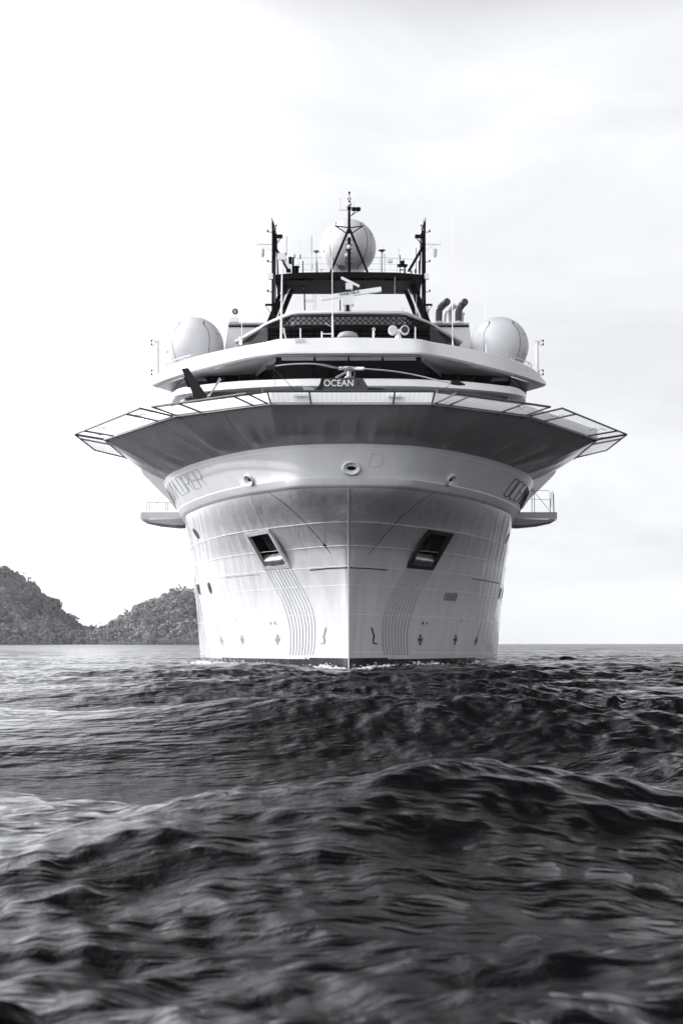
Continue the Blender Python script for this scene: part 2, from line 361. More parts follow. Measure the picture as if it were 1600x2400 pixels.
# ---------------- anchor pockets
def pocket(sg_):  # right-hand flange, anchor and ribs coloured darker to carry that side's shade
    pts = [cast(sg_ * p[0], p[1], 0.0, HT) for p in POCK]
    c4 = [p for p, n in pts]; nn = sum((n for p, n in pts), Vector()).normalized()
    c = sum(c4, Vector()) / 4
    inn = [c + (p - c) * .84 for p in c4]
    inw = (-nn + Vector((0, .35, 0.15))).normalized()
    root = MB()
    # raised flange following the hull
    oo = [p + nn * .05 for p in [c + (p - c) * 1.02 for p in c4]]; oi = [p + nn * .05 for p in inn]; ob = [c + (p - c) * 1.03 - nn * .06 for p in c4]
    ib = [p + inw * .12 for p in inn]
    for i in range(4):
        k = (i + 1) % 4
        root.add([oo[i], oo[k], oi[k], oi[i]], [(0, 1, 2, 3)]); root.add([ob[i], ob[k], oo[k], oo[i]], [(0, 1, 2, 3)]); root.add([oi[i], oi[k], ib[k], ib[i]], [(0, 1, 2, 3)])
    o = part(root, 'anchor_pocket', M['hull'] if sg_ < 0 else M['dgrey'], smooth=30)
    w = MB(); dp = [p + inw * 1.5 for p in inn]
    for i in range(4):
        k = (i + 1) % 4; w.add([ib[i], ib[k], dp[k], dp[i]], [(0, 1, 2, 3)])
    w.add(dp, [(0, 1, 2, 3)])
    part(w, 'recess', M['black'], o, smooth=0)
    # bright worn lip across the lower third
    a, b = inn[3], inn[2]; ta, tb = inn[0], inn[1]
    lip = []
    for k in range(9):
        t = k / 8; up = 0.27 * t ** 1.0; ins = -0.02 + 0.02 * t if t < .6 else 0.55 * (t - .6) ** 1.5 * 2
        q0 = a + (ta - a) * up + inw * ins; q1 = b + (tb - b) * up + inw * ins
        lip.append([q0 + (q1 - q0) * (0.02 + .10 * (t if sg_ else 0)), q0 + (q1 - q0) * .5 + nn * .03, q0 + (q1 - q0) * .97])
    l = MB(); l.strip(lip); part(l, 'chafing_lip', M['steel'], o, smooth=60)
    # anchor: crown plate with two flukes and a cross-shaped shank opening
    ac = c + inw * .62 + (ta - a) * .06; ux = ((inn[1] - inn[0]).normalized()); uy = (inn[0] - inn[3]).normalized()
    an = MB(); uz = ux.cross(uy).normalized()
    if uz.dot(nn) < 0: uz = -uz
    mt = Matrix((ux, uy, uz)).transposed()
    an.box(ac, (.62, .95, .14), mtx=mt)
    an.box(ac + ux * .36 + uz * .03, (.14, .8, .26), mtx=mt); an.box(ac - ux * .36 + uz * .03, (.14, .8, .26), mtx=mt)
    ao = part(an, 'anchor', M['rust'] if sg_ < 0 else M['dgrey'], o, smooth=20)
    cr = MB(); cr.box(ac + uz * .085, (.3, .13, .04), mtx=mt); cr.box(ac + uz * .086, (.13, .34, .042), mtx=mt)
    ob_ = cr.build('shank_opening', M['black'], o, smooth=0)
    # guide ribs running down the hull from the pocket
    L1 = [(-208.4 + 817 + (608 - 608) / 3.92, 0)]
    lft = [(608, 1133), (540, 1260), (460, 1400), (400, 1550), (380, 1700), (385, 1850), (402, 1940)]
    rgt = [(835, 1157), (740, 1330), (670, 1480), (625, 1620), (605, 1750), (605, 1870), (610, 1940)]
    for k in range(9):
        t = k / 8; pix = []
        for (x1, y1), (x2, y2) in zip(lft, rgt):
            pix.append((800 + (x1 + (x2 - x1) * t) / 3.92 - CX - 1, 1040 + (y1 + (y2 - y1) * t) / 3.92))
        pp = np.array(pix); u = np.linspace(0, len(pp) - 1, 40); fx = pchip(range(len(pp)), pp[:, 0])(u); fy = pchip(range(len(pp)), pp[:, 1])(u)
        ps = [cast(sg_ * a_, b_, 0.0)[0] for a_, b_ in zip(fx, fy)]
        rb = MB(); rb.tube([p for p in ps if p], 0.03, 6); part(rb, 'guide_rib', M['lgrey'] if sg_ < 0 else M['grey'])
pocket(1); pocket(-1)

# ---------------- markings painted on the hull (thin plates just proud of the plating)
def decal(polys, name, m, off=0.022):
    mb = MB()
    for poly in polys:
        vs = [cast(x, y, off)[0] for x, y in poly]
        if all(v is not None for v in vs): mb.add(vs, [tuple(range(len(vs)))])
    if mb.f: return part(mb, name, m, smooth=0)
def K7(x, y): return (800 + x / 3.92 - CX - 1, 1040 + y / 3.92)
def ribbon(pix, w):
    out_ = []
    for a, b in zip(pix[:-1], pix[1:]):
        d = Vector((b[0] - a[0], b[1] - a[1])); n = Vector((-d.y, d.x)).normalized() * w / 2
        out_.append([(a[0] + n.x, a[1] + n.y), (b[0] + n.x, b[1] + n.y), (b[0] - n.x, b[1] - n.y), (a[0] - n.x, a[1] - n.y)])
    return out_
for sg_ in (1, -1):
    fl = lambda poly: [(sg_ * x, y) for x, y in poly]
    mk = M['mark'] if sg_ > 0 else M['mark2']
    decal([fl(p) for p in ribbon([K7(278, 1690), K7(303, 1778), K7(290, 1805), K7(298, 1835), K7(330, 1838)], 3.0)], 'bulb_mark', mk)
    for (cx_, cy_, rx, ry, sk) in ((725, 1800, 20, 48, 0), (1047, 1800, 16, 46, 6), (1238, 1812, 13, 42, 10)):
        pol = []
        for q in range(4):
            a0 = q * 90 + 90
            pol.append(fl([K7(cx_, cy_)] + [K7(cx_ + rx * math.cos(R(a)) + sk * math.sin(R(a)), cy_ - ry * math.sin(R(a))) for a in (a0 - 27, a0, a0 + 27)]))
        decal(pol, 'thruster_mark', mk)
    decal([fl([K7(745, 1630), K7(760, 1650), K7(742, 1668)])], 'pointer_mark', mk); decal([fl([K7(792, 1632), K7(778, 1650), K7(790, 1668)])], 'pointer_mark', mk)
    mb = MB(); mb.tube(hull_line([fl([q])[0] for q in ((1, 1330.5), (50, 1332.5), (91, 1336.5))], 0, '', None), 0.026, 5); part(mb, 'rubbing_slot', M['mark'])
    if sg_ > 0:
        mb = MB(); mb.tube(hull_line([(288, 1356.5), (320, 1361), (352, 1367)], 0, '', None), 0.026, 5); part(mb, 'rubbing_slot', M['mark'])
        decal([[K7(x + 22, 1368 + i), K7(x + 29, 1369 + i), K7(x + 5, 1440 + i * 1.4), K7(x - 2, 1439 + i * 1.4)] for i, x in enumerate((943, 963, 983, 1002, 1021, 1040))], 'vent_slots', M['mark'])
        mb = MB(); mb.tube(hull_line([K7(845, 447), K7(690, 560), K7(560, 665), K7(400, 840), K7(250, 1022)], 0, '', None), 0.014, 4); part(mb, 'recess_line', M['mark'])
        mb = MB(); mb.tube(hull_line([K7(290, 95), K7(395, 106), K7(375, 190), K7(355, 214), K7(262, 212), K7(258, 205), K7(272, 130), K7(290, 95)], 0, '', None), 0.008, 4); part(mb, 'flush_hatch', M['mark2'])
    else:
        mb = MB(); mb.tube(hull_line([(-209, 1347), (-250, 1350), (-290, 1354)], 0, '', None), 0.018, 5); part(mb, 'rubbing_slot', M['mark2'])
        mb = MB(); mb.tube(hull_line([(-188, 1153), (-150, 1181), (-104, 1223), (-57, 1277), (-42, 1299)], 0, '', None), 0.014, 4); part(mb, 'recess_line', M['mark'])
        mb = MB(); p_, n_ = cast(-57, 1277, .02); mb.lathe(p_ - n_ * .03, [(.055, 0), (.055, .06), (.03, .08)], 12, n_); part(mb, 'padeye', M['mark'])
    # small draught marks
    decal([fl([K7(457, 1963), K7(466, 1966), K7(468, 1985), K7(463, 1988)])], 'draught_mark', M['mark'])
    decal([fl([K7(1107, 1612), K7(1111, 1612), K7(1101, 1645), K7(1098, 1645)])], 'draught_mark', mk)
    decal([fl([K7(1280 - k * 9, 1665 + k * 24), K7(1284 - k * 9, 1665 + k * 24), K7(1278 - k * 9, 1682 + k * 24), K7(1274 - k * 9, 1682 + k * 24)]) for k in range(4)], 'draught_mark', mk)
# portholes
for sg_ in (1, -1):
    for dx, py in (((357, 1250.7), (378, 1262), (324.5, 1378.5), (349.5, 1382), (361, 1386.5)) if sg_ < 0 else ((371, 1262), (354, 1391), (359.5, 1392))):
        p, n = cast(sg_ * dx, py, 0.0)
        if p is None: continue
        mb = MB(); mb.ring(p, .27, .03, n, 20, 5); ph = part(mb, 'porthole', M['dgrey'])
        g = MB(); g.lathe(p - n * .01, [(.26, 0), (.26, .025)], 20, n); g.build('pane', M['glass'], ph)

# mooring fairleads in the bulwark
def fairlead(dx, py, r, sc):
    p, n = cast(dx, py, 0.0, BT)
    mb = MB(); mb.lathe(p - n * .06, [(r * 1.25, 0), (r * 1.27, .07), (r * 1.2, .13), (r * 1.05, .16), (r * .88, .14), (r * .74, .07), (r * .62, .045)], 32, n, sc=sc)
    o = part(mb, 'mooring_fairlead', M['white2'], smooth=60)
    d = MB(); d.lathe(p + n * .0, [(r * .58, .0), (r * .58, .012)], 24, n, sc=(sc[0], sc[1] * .6)); d.build('opening', M['black'], o)  # no hole is cut: a black disc paints in its darkness
fairlead(6, 1097, .30, (1.0, .74)); fairlead(238, 1124, .22, (1.0, .95)); fairlead(-232, 1124, .22, (1.0, .95))

# ---------------- ship's name in outline letters along the bulwark
GL = {'O': [[(.15, 0), (0, .12), (0, .88), (.15, 1), (.85, 1), (1, .88), (1, .12), (.85, 0), (.15, 0)]],
      'C': [[(1, 0), (.15, 0), (0, .12), (0, .88), (.15, 1), (1, 1)]],
      'E': [[(1, 0), (.1, 0), (.1, 1), (1, 1)], [(.1, .5), (.9, .5)]],
      'A': [[(0, 0), (.42, 1), (.58, 1), (1, 0)]],
      'N': [[(0, 0), (0, 1), (1, 0), (1, 1)]],
      'X': [[(0, 0), (1, 1)], [(0, 1), (1, 0)]],
      'P': [[(0, 0), (0, 1), (.85, 1), (1, .85), (1, .55), (.85, .42), (0, .42)]],
      'L': [[(0, 1), (0, .1), (.1, 0), (1, 0)]],
      'R': [[(0, 0), (0, 1), (.85, 1), (1, .85), (1, .6), (.8, .45), (.1, .45)], [(.7, .45), (1, 0)]]}
S_ = np.linspace(0, 6, 900); bp_ = [band_pt(s, .5) for s in S_]; AL = np.concatenate([[0], np.cumsum([(b - a).length for a, b in zip(bp_[:-1], bp_[1:])])])
def arc2s(a): return float(np.interp(a, AL, S_))
def name_text(word, a0, sgn, t0, t1, w, pitch, slant, m):
    mb = MB()
    for i, ch in enumerate(word):
        for st in GL[ch]:
            pts = []
            for (x1, y1), (x2, y2) in zip(st[:-1], st[1:]):
                for k in range(4): pts.append((x1 + (x2 - x1) * k / 4, y1 + (y2 - y1) * k / 4))
            pts.append(st[-1]); p3 = []
            for x, y in pts:
                u = i * pitch + x * w + y * slant
                a = a0 + u if sgn > 0 else a0 - u
                t = t0 + (t1 - t0) * y; q = band_pt(arc2s(a), t); q.y -= PR
                p3.append(Vector((sgn * q.x, q.y, q.z)))
            mb.tube(p3, 0.032 if sgn > 0 else 0.02, 4)
    part(mb, 'name_lettering', m)
aR = float(np.interp(math.sqrt(max(cast(366, 1157, 0, BT)[0].y - 52.8, 0)), S_, AL))
name_text('OCEANXPLORER', aR, 1, .28, .76, .78, 1.02, .12, M['mark'])
aL = float(np.interp(math.sqrt(max(cast(330, 1138, 0, BT)[0].y - 52.8, 0)), S_, AL)) 
name_text('OCEANXPLORER', aL + 12 * .92, -1, .40, .84, .70, .92, .0, M['mark2'])

# ---------------- helideck
DO = 0.09      # the deck sits a hand's width off the centre line
deck_half = [P(0, 946.5, 50.4), P(189, 946.5, 50.4), P(411, 976, 53.1), P(576, 1031, 59.25), P(531, 1068, 64.2)]
zde = 8.76 + HC
DH = [Vector((0, 50.4, zde)), Vector((2.95, 50.4, zde)), Vector((6.76, 53.1, zde)), Vector((10.6, 59.25, zde)), Vector((10.6, 65.2, zde)), Vector((7.5, 71.0, zde)), Vector((3, 73.4, zde)), Vector((0, 73.4, zde))]
def dfull(h): return [Vector((p.x + DO, p.y, p.z)) for p in (mir(h)[::-1][:-1] + h)]
# hull-top curve sampled to match the deck outline between stem and Y=65
def hull_top_match(nseg):
    res = []
    ss = [0, 0.85, 1.75, 2.9, 3.45]
    for a, b in zip(ss[:-1], ss[1:]):
        for k in range(nseg): 
            s = a + (b - a) * k / nseg; p = band_pt(s, 1.0); p.y -= PR; p.z -= .02; p.x -= .03; res.append(p)
    p = band_pt(ss[-1], 1.0); p.y -= PR; p.z -= .02; p.x -= .03; res.append(p); res[0].x = 0
    return res
nseg = 36
ed = []
for a, b in zip(DH[:4], DH[1:5]):
    for k in range(nseg): ed.append(a + (b - a) * k / nseg)
ed.append(DH[4])
ht = hull_top_match(nseg)
cv = []
TT = [k / 12 for k in range(13)]
_r2 = np.random.RandomState(8); _n2 = len(ed); _k = np.arange(_n2)
_rb = sum(_r2.uniform(.4, 1) * w_ * np.sin(2 * math.pi * _k / w_ + _r2.uniform(0, 6.28)) for w_ in (5.1, 7.3, 9.7, 13.1, 17.9, 26.3)); _rb *= .0010
for t in TT:
    c = []
    for i_, (h, e) in enumerate(zip(ht, ed)):
        p = h + (e - h) * t; p.z -= 0.10 * math.sin(math.pi * t) + float(_rb[i_]) * math.sin(math.pi * min(1, t * 1.4)) ** .7 * (1 if 3 < i_ < _n2 - 2 else 0); c.append(p)
    cv.append([Vector((p.x + DO * t, p.y, p.z)) for p in c])
L_ = [[Vector((-p.x, p.y, p.z)) for p in c] for c in cv]
for c, l, t in zip(cv, L_, TT):
    for p in l: p.x += 2 * DO * t
mb = MB(); mb.strip(cv); mb.strip(L_)
for k_, src in enumerate((cv, L_)):
    for i_ in (22, 54, 79, 108):
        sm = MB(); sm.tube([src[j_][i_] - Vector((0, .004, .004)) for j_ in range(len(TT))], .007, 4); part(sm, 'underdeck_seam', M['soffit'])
# rear closing faces of the under-structure
mb.add([ht[-1], ed[-1] + Vector((DO, 0, 0)), DH[5], Vector((7.5, 71, 8.2 + HC)), Vector((8.4, 66, 7.6 + HC))], [(0, 1, 2, 3, 4)])
mb.add([mir([ht[-1]])[0], mir([ed[-1]])[0] + Vector((DO, 0, 0)), mir([DH[5]])[0], Vector((-7.5, 71, 8.2 + HC)), Vector((-8.4, 66, 7.6 + HC))], [(0, 1, 2, 3, 4)])
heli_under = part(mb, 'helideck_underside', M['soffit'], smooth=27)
mb = MB(); dk = dfull(DH); top_ = [Vector((p.x, p.y, p.z + .42)) for p in dk]
n_ = len(dk) - 1
for i in range(n_): mb.add([dk[i], dk[i + 1], top_[i + 1], top_[i]], [(0, 1, 2, 3)])
mb.add(top_[:-1], [tuple(range(n_))], 1)
deck = part(mb, 'helideck', [mat('deck_edge_paint', .86, .4), M['grey']], smooth=0)
# rim lip, light strip on underside edge
mb = MB(); lip = [p + Vector((0, 0, -.03)) for p in dk[3:12]]; mb.tube(dk[2:13], 0.045, 6); part(mb, 'edge_rail', M['lgrey'], deck)
# safety nets
def net_panel(a, b, oa, ob, posts):
    fr = MB()
    fr.tube([oa, ob], .042); fr.tube([a, b], .035)
    for t in posts:
        p = a + (b - a) * t; q = oa + (ob - oa) * t
        inw = (p - q).normalized(); fr.tube([p + inw * .25 + Vector((0, 0, -.04)), p, q], .035)
    o = fr.build('safety_net', M['tube'], deck)
    nm = MB(); L = (b - a).length; k = int(L / .17)
    for i in range(1, k):
        t = i / k; nm.tube([a + (b - a) * t, oa + (ob - oa) * t], .004, 3, caps=False)
    for j in range(1, 9):
        t = j / 9; nm.tube([a + (oa - a) * t, b + (ob - b) * t], .004, 3, caps=False)
    nm.build('netting', M['net'], o, smooth=0)
def dm(p, s): return Vector((s * p[0] + DO, p[1], p[2] + HC))
zn = 9.03
net_panel(dm((-2.95, 50.4, 8.78), 1), dm((2.95, 50.4, 8.78), 1), dm((-3.0, 49.3, zn), 1), dm((3.0, 49.3, zn), 1), (0, .25, .76, 1))
for s in (1, -1):
    net_panel(dm((3.05, 50.45, 8.78), s), dm((6.72, 53.05, 8.78), s), dm((3.78, 49.75, zn), s), dm((7.6, 52.6, zn), s), (0, .15, .72, 1))
    net_panel(dm((6.86, 53.2, 8.78), s), dm((10.57, 59.2, 8.78), s), dm((8.1, 52.9, zn), s), dm((11.9, 59.5, zn), s), (0, .2, .85, 1))
    net_panel(dm((10.63, 59.35, 8.78), s), dm((10.63, 65.1, 8.78), s), dm((11.92, 59.6, zn), s), dm((11.95, 64.4, zn), s), (0, .25, 1))
# folded net stays and lashings lying in the panels
mb = MB()
for (px, py, Y) in ((320, 973, 54.5), (248, 1006, 57.8), (248, 1022, 58.6), (1184, 962, 53.0), (1300, 974, 55), (1400, 1008, 58), (1408, 1027, 59), (1210, 957, 52.8)):
    p = Q(px, py, Y); rr = random.Random(px)
    pts = [p + Vector((k * .09 - .35, 0, rr.uniform(-.05, .09))) for k in range(9)]; mb = MB(); mb.tube(pts, .014, 4); part(mb, 'net_lashing', M['dgrey'], deck)
# drain and light fittings on deck edge
for (px, py) in ((925, 928), (705, 926)):
    mb = MB(); mb.box(Q(px, py, 50.3), (.5, .1, .09)); part(mb, 'deck_edge_light', M['white2'], deck)

# ---------------- flared side sponsons aft of the helideck and fold-out side platforms
for s in (1, -1):
    A = [Q(1303, 1094, 79), Q(1303, 1104, 79), Q(1298, 1113, 79), Q(1268, 1143, 79), Q(1240, 1170, 79), Q(1226, 1190, 79)]
    mb = MB(); c1 = [Vector((s * p.x, p.y, p.z)) for p in A]; c2 = [Vector((p.x - s * .0, p.y + 20, p.z)) for p in c1]
    topi = [Vector((s * 7.5, 79, A[0].z + .35)), Vector((s * (A[0].x - .3), 79, A[0].z + .35))] + c1 + [Vector((s * 7.5, 79, A[-1].z))]
    mb.prism(topi, (0, 22, 0)); sp = part(mb, 'side_sponson', M['grey'] if s > 0 else M['lgrey'], smooth=30)  # right one in darker grey: its shaded side is put into the colour
    m2 = MB(); m2.prism([Vector((s * p.x, p.y, p.z)) for p in (Q(1268, 1112, 78.9), Q(1287, 1100, 78.9), Q(1284, 1106, 78.9), Q(1270, 1113, 78.9))], (0, .08, 0)); m2.build('side_opening', M['black'], sp)
    Yp = 69.0
    def sq(px, py, Y=Yp): 
        p = Q(px, py, Y); return Vector((s * p.x, p.y, p.z))
    # platform tray: outline from the right-hand platform
    prof = [(1196, 1211), (1216, 1211), (1222, 1216), (1303, 1217.5), (1305, 1215), (1303, 1219), (1270, 1226), (1225, 1230.5), (1192, 1229)]
    mb = MB(); mb.prism([sq(*p) for p in prof], (0, 2.2, 0)); tr = part(mb, 'side_platform', M['grey'], smooth=20)
    mb = MB(); mb.box(sq(1258, 1208) + Vector((0, .02, 0)), (2.0, .05, .33)); mb.box(sq(1300, 1208) + Vector((0, 1.1, 0)), (.05, 2.1, .33)); mb.build('toe_board', M['lgrey'], tr, smooth=0)
    mb = MB(); mb.prism([sq(1186, 1232), sq(1194, 1212), sq(1203, 1212), sq(1200, 1232)], (0, 1.5, 0)); mb.build('hinge_bracket', M['black'], tr, smooth=0)
    rl = MB()
    if s > 0:
        for px in (1246, 1252, 1289, 1297): rl.tube([sq(px, 1202), sq(px if px < 1290 else px - 2, 1149 if px < 1280 else (1153 if px > 1290 else 1172))], .018, 5)
        rl.tube([sq(1232, 1149), sq(1286, 1150), sq(1289, 1172)], .014, 5); rl.tube([sq(1232, 1170), sq(1288, 1171)], .012, 5)
        rl.tube([sq(1252, 1153), sq(1291, 1201)], .014, 5); rl.tube([sq(1290, 1190), sq(1291, 1155), sq(1294, 1151), sq(1297, 1160), sq(1298, 1202)], .016, 5)
        rl.tube([sq(1238, 1135), sq(1252, 1153)], .02, 5); rl.tube([sq(1225, 1192), sq(1236, 1150), sq(1250, 1150)], .014, 5)
    else:
        X = lambda px: 2 * CX - px
        for px in (344, 351, 388, 393, 428): rl.tube([sq(X(px), 1198), sq(X(px), 1177)], .018, 5)
        rl.tube([sq(X(344), 1177.5), sq(X(425), 1178), sq(X(432), 1198)], .016, 5)
        rl.tube([sq(X(353), 1197), sq(X(402), 1137)], .014, 5)
    rl.build('handrail', M['grey'], tr)

# ---------------- superstructure (half curves are photo offsets with depths)
def C(pts, n=40): return resample([P(*p) for p in pts], n)
def loft(curves, name, m, parent=None, n=40, smooth=35, mis=None):
    cs_ = [full(C(c, n)) for c in curves]; mb = MB()
    for i in range(len(cs_) - 1): mb.strip(cs_[i:i + 2], mis[i] if mis else 0)
    return part(mb, name, m, parent, smooth=smooth)
# lower bridge-front bulwark
loft([[(0, 960, 92), (420, 960, 95)],
      [(0, 889, 74.6), (232, 894, 75.4), (335, 902, 77), (392, 911, 78.6), (405, 921, 80.2)],
      [(0, 886.5, 74.2), (66, 887, 74.2), (232, 891.5, 75.0), (340, 901.0, 76.6), (398, 910, 78.2), (411, 920, 80)],
      [(0, 888.5, 74.0), (66, 889, 74.0), (232, 893.5, 74.8), (342, 903.5, 76.4), (402, 914, 78), (415, 923, 80)],
      [(0, 904, 73.9), (107, 904, 73.9), (286, 912, 74.9), (380, 922, 76.8), (405, 927, 78), (415.5, 931, 80)],
      [(0, 906.5, 74.1), (107, 906.5, 74.1), (286, 914, 75.1), (378, 925, 77.0), (402, 931, 78.2), (413, 937, 80)],
      [(0, 912, 76.5), (107, 912, 76.6), (286, 918, 77.3), (375, 930, 78.5), (395, 940, 80), (402, 948, 82)]],
     'bridge_front_bulwark', M['white'])
# deck-house front wall behind the helideck, greyed to carry the shadow it stands in
loft([[(0, 908, 76.6), (290, 914, 77.4), (378, 926, 79), (396, 940, 81)],
      [(0, 1010, 76.8), (290, 1010, 77.6), (360, 1010, 79), (380, 1010, 81)]], 'deckhouse_front', M['lgrey'])
mb = MB(); mb.box((0, 106, 11.2), (18.4, 52, 7.4)); part(mb, 'aft_deckhouse', M['white'], smooth=0)
mb = MB(); mb.box((0, 96, 15.8), (15.0, 26, 5.5)); part(mb, 'upper_deckhouse', M['white'], smooth=0)
for px in (615, 1023, 1192):
    Y = 75.2 if px < 1100 else 78; mb = MB(); mb.tube([Q(px, 940, Y), Q(px, 905, Y)], .07, 8); part(mb, 'deck_stanchion', M['white2'])
# bridge windows
win_t = [(0, 834, 76.3), (174, 836, 76.3), (222, 876, 80.5), (330, 880, 81), (378, 884, 82)]
win_b = [(0, 905, 76.9), (174, 905, 76.9), (215, 915, 81), (330, 920, 81.5), (378, 920, 82.4)]
mb = MB(); mb.strip([full([P(*p) for p in win_t]), full([P(*p) for p in win_b])]); gl = part(mb, 'bridge_windows', M['glass'], smooth=0)
for dx in (-80, 0, 80):
    mb = MB(); a, b = P(dx, 836, 76.2), P(dx, 905, 76.8); mb.box((a + b) / 2, (.13, .12, (a - b).length)); mb.build('window_mullion', M['black'], gl, smooth=0)
for s in (1, -1):
    for t in (.0, .35, .7, 1.0):
        a = P(*win_t[1]).lerp(P(*win_t[2]), t); b = P(*win_b[1]).lerp(P(*win_b[2]), t); a.x *= s; b.x *= s
        off = Vector((-s * .05, -.06, 0)); mb = MB(); mb.tube([a + off, b + off], .05, 4); mb.build('window_mullion', M['black'], gl, smooth=0)
    for t in (.33, .66):
        a = P(*win_t[2]).lerp(P(*win_t[3]), t); b = P(*win_b[2]).lerp(P(*win_b[3]), t); a.x *= s; b.x *= s
        mb = MB(); mb.tube([a - Vector((0, .05, 0)), b - Vector((0, .05, 0))], .05, 4); mb.build('window_mullion', M['dgrey'], gl, smooth=0)
for s in (1, -1):
    w4 = [P(378, 882, 82.3), P(417, 916, 83.9), P(414, 940, 84.1), P(378, 930, 82.6)]
    mb = MB(); mb.prism([Vector((s * p.x, p.y, p.z)) for p in w4], (0, .6, 0)); part(mb, 'wing_side_wall', M['white'], smooth=0)
# roll-up sun blinds under the roof edge
for x0, x1 in ((660, 734.5), (740, 814.5), (819, 893.5), (899, 974)):
    a, b = Q(x0, 836.5, 75.9), Q(x1, 844, 75.9); mb = MB(); mb.box((a + b) / 2, (b.x - a.x, .12, a.z - b.z)); part(mb, 'sun_visor', M['white2'], smooth=0)
for s in (1, -1):
    a, b = P(178, 843, 76.3), P(220, 878, 80.2); a.x *= s; b.x *= s; a.x += s * -.02
    d = b - a; mb = MB(); u = d.normalized(); w = Vector((0, 0, 1)); v = u.cross(w).normalized(); w2 = v.cross(u)
    mb.box((a + b) / 2 - Vector((s * .12, .2, 0)), (d.length, .10, .26), mtx=Matrix((u, v, w2)).transposed()); part(mb, 'sun_visor', M['lgrey'], smooth=0)
    a, b = P(326, 885, 81), P(373, 893, 81.5); a.x *= s; b.x *= s
    mb = MB(); mb.box((a + b) / 2, (abs(b.x - a.x), .1, .2)); part(mb, 'sun_visor', M['lgrey'], smooth=0)
# bridge roof with its wings
roof = loft([[(0, 860, 110), (330, 860, 110)],
      [(0, 795, 76.5), (150, 797, 76.8), (196, 806, 77.8), (340, 836, 79.5), (416, 864, 81.5), (448, 894, 84)],
      [(0, 790.5, 74.9), (155, 793.5, 75.2), (203, 802.5, 76.2), (350, 833, 78.0), (424, 859, 80), (459, 893, 82.4)],
      [(0, 792, 74.7), (158, 795, 75), (206, 804.5, 76), (354, 836, 77.9), (430, 864, 79.8), (462, 896, 82.2)],
      [(0, 823, 74.05), (158, 824.5, 74.2), (207, 832, 75.2), (352, 865, 77.4), (430, 889, 79.6), (462.5, 902, 82)],
      [(0, 827, 74.0), (158, 828.5, 74.2), (205, 836, 75.3), (350, 869, 77.5), (428, 892, 79.7), (458, 905, 82)],
      [(0, 829, 74.3), (156, 830.5, 74.5), (203, 839, 75.7), (346, 872, 77.9), (424, 897, 80.4), (450, 908, 82.5)]],
     'bridge_roof', M['white'])
# its soffit, piecewise so the crease at the window corner stays crisp
sof_o = [(0, 829, 74.3), (174, 832, 74.75), (203, 839, 75.7), (346, 872, 77.9), (424, 897, 80.4), (450, 908, 82.5)]
sof_i = [(0, 836, 76.45), (174, 837.5, 76.45), (222, 877, 80.55), (330, 881, 81.05), (378, 884.5, 82.1), (415, 918, 84)]
mb = MB(); mb.strip([full([P(*p) for p in sof_o]), full([P(*p) for p in sof_i])]); part(mb, 'roof_soffit', M['white'], roof, smooth=0)
mb = MB()
for px, w_ in ((671, .02), (719.5, .02), (767, .02), (866, .02), (911, .02), (960, .02), (737, .08), (817, .08), (897, .08)):
    mb = MB(); mb.box(Q(px, 832.5, 75.3), (w_, 1.4, .02 + w_ * .1)); mb.build('soffit_joint', M['grey'], roof, smooth=0)
mb = MB(); mb.box(Q(705, 799, 74.62), (.42, .05, .2)); mb.box(Q(693, 799, 74.62), (.06, .05, .2)); mb.build('flush_grille', M['lgrey'], roof, smooth=0)

# ---------------- observation lounge above the bridge: visor roof, hexagon grille, dark recess
vis = [(0, 727, 79), (119, 728, 79.2), (135, 730, 79.5), (150, 735.5, 80), (193, 755, 82), (267, 797.5, 86)]
vl = [(x, y + 4.5, Y - .15) for x, y, Y in vis]; vl2 = [(x * .99, y + 8, Y + .1) for x, y, Y in vis]
def PC(c): return full([P(*p) for p in c])
vt = [P(*p) for p in vis]; back = [Vector((p.x * .97, 92, p.z + .1)) for p in vt]; mb = MB()
mb.strip([full(back), full(vt), PC(vl), PC(vl2)])
uv_ = [(0, 741, 80.3), (115, 742, 80.4), (131, 743, 80.6), (146, 746, 80.9), (183, 761, 83), (255, 797.5, 87.5)]
vr = part(mb, 'visor_roof', M['lgrey'], smooth=40)
mb = MB(); mb.strip([PC(vl2), PC(uv_)]); mb.build('visor_underside', M['dgrey'], vr, smooth=0)
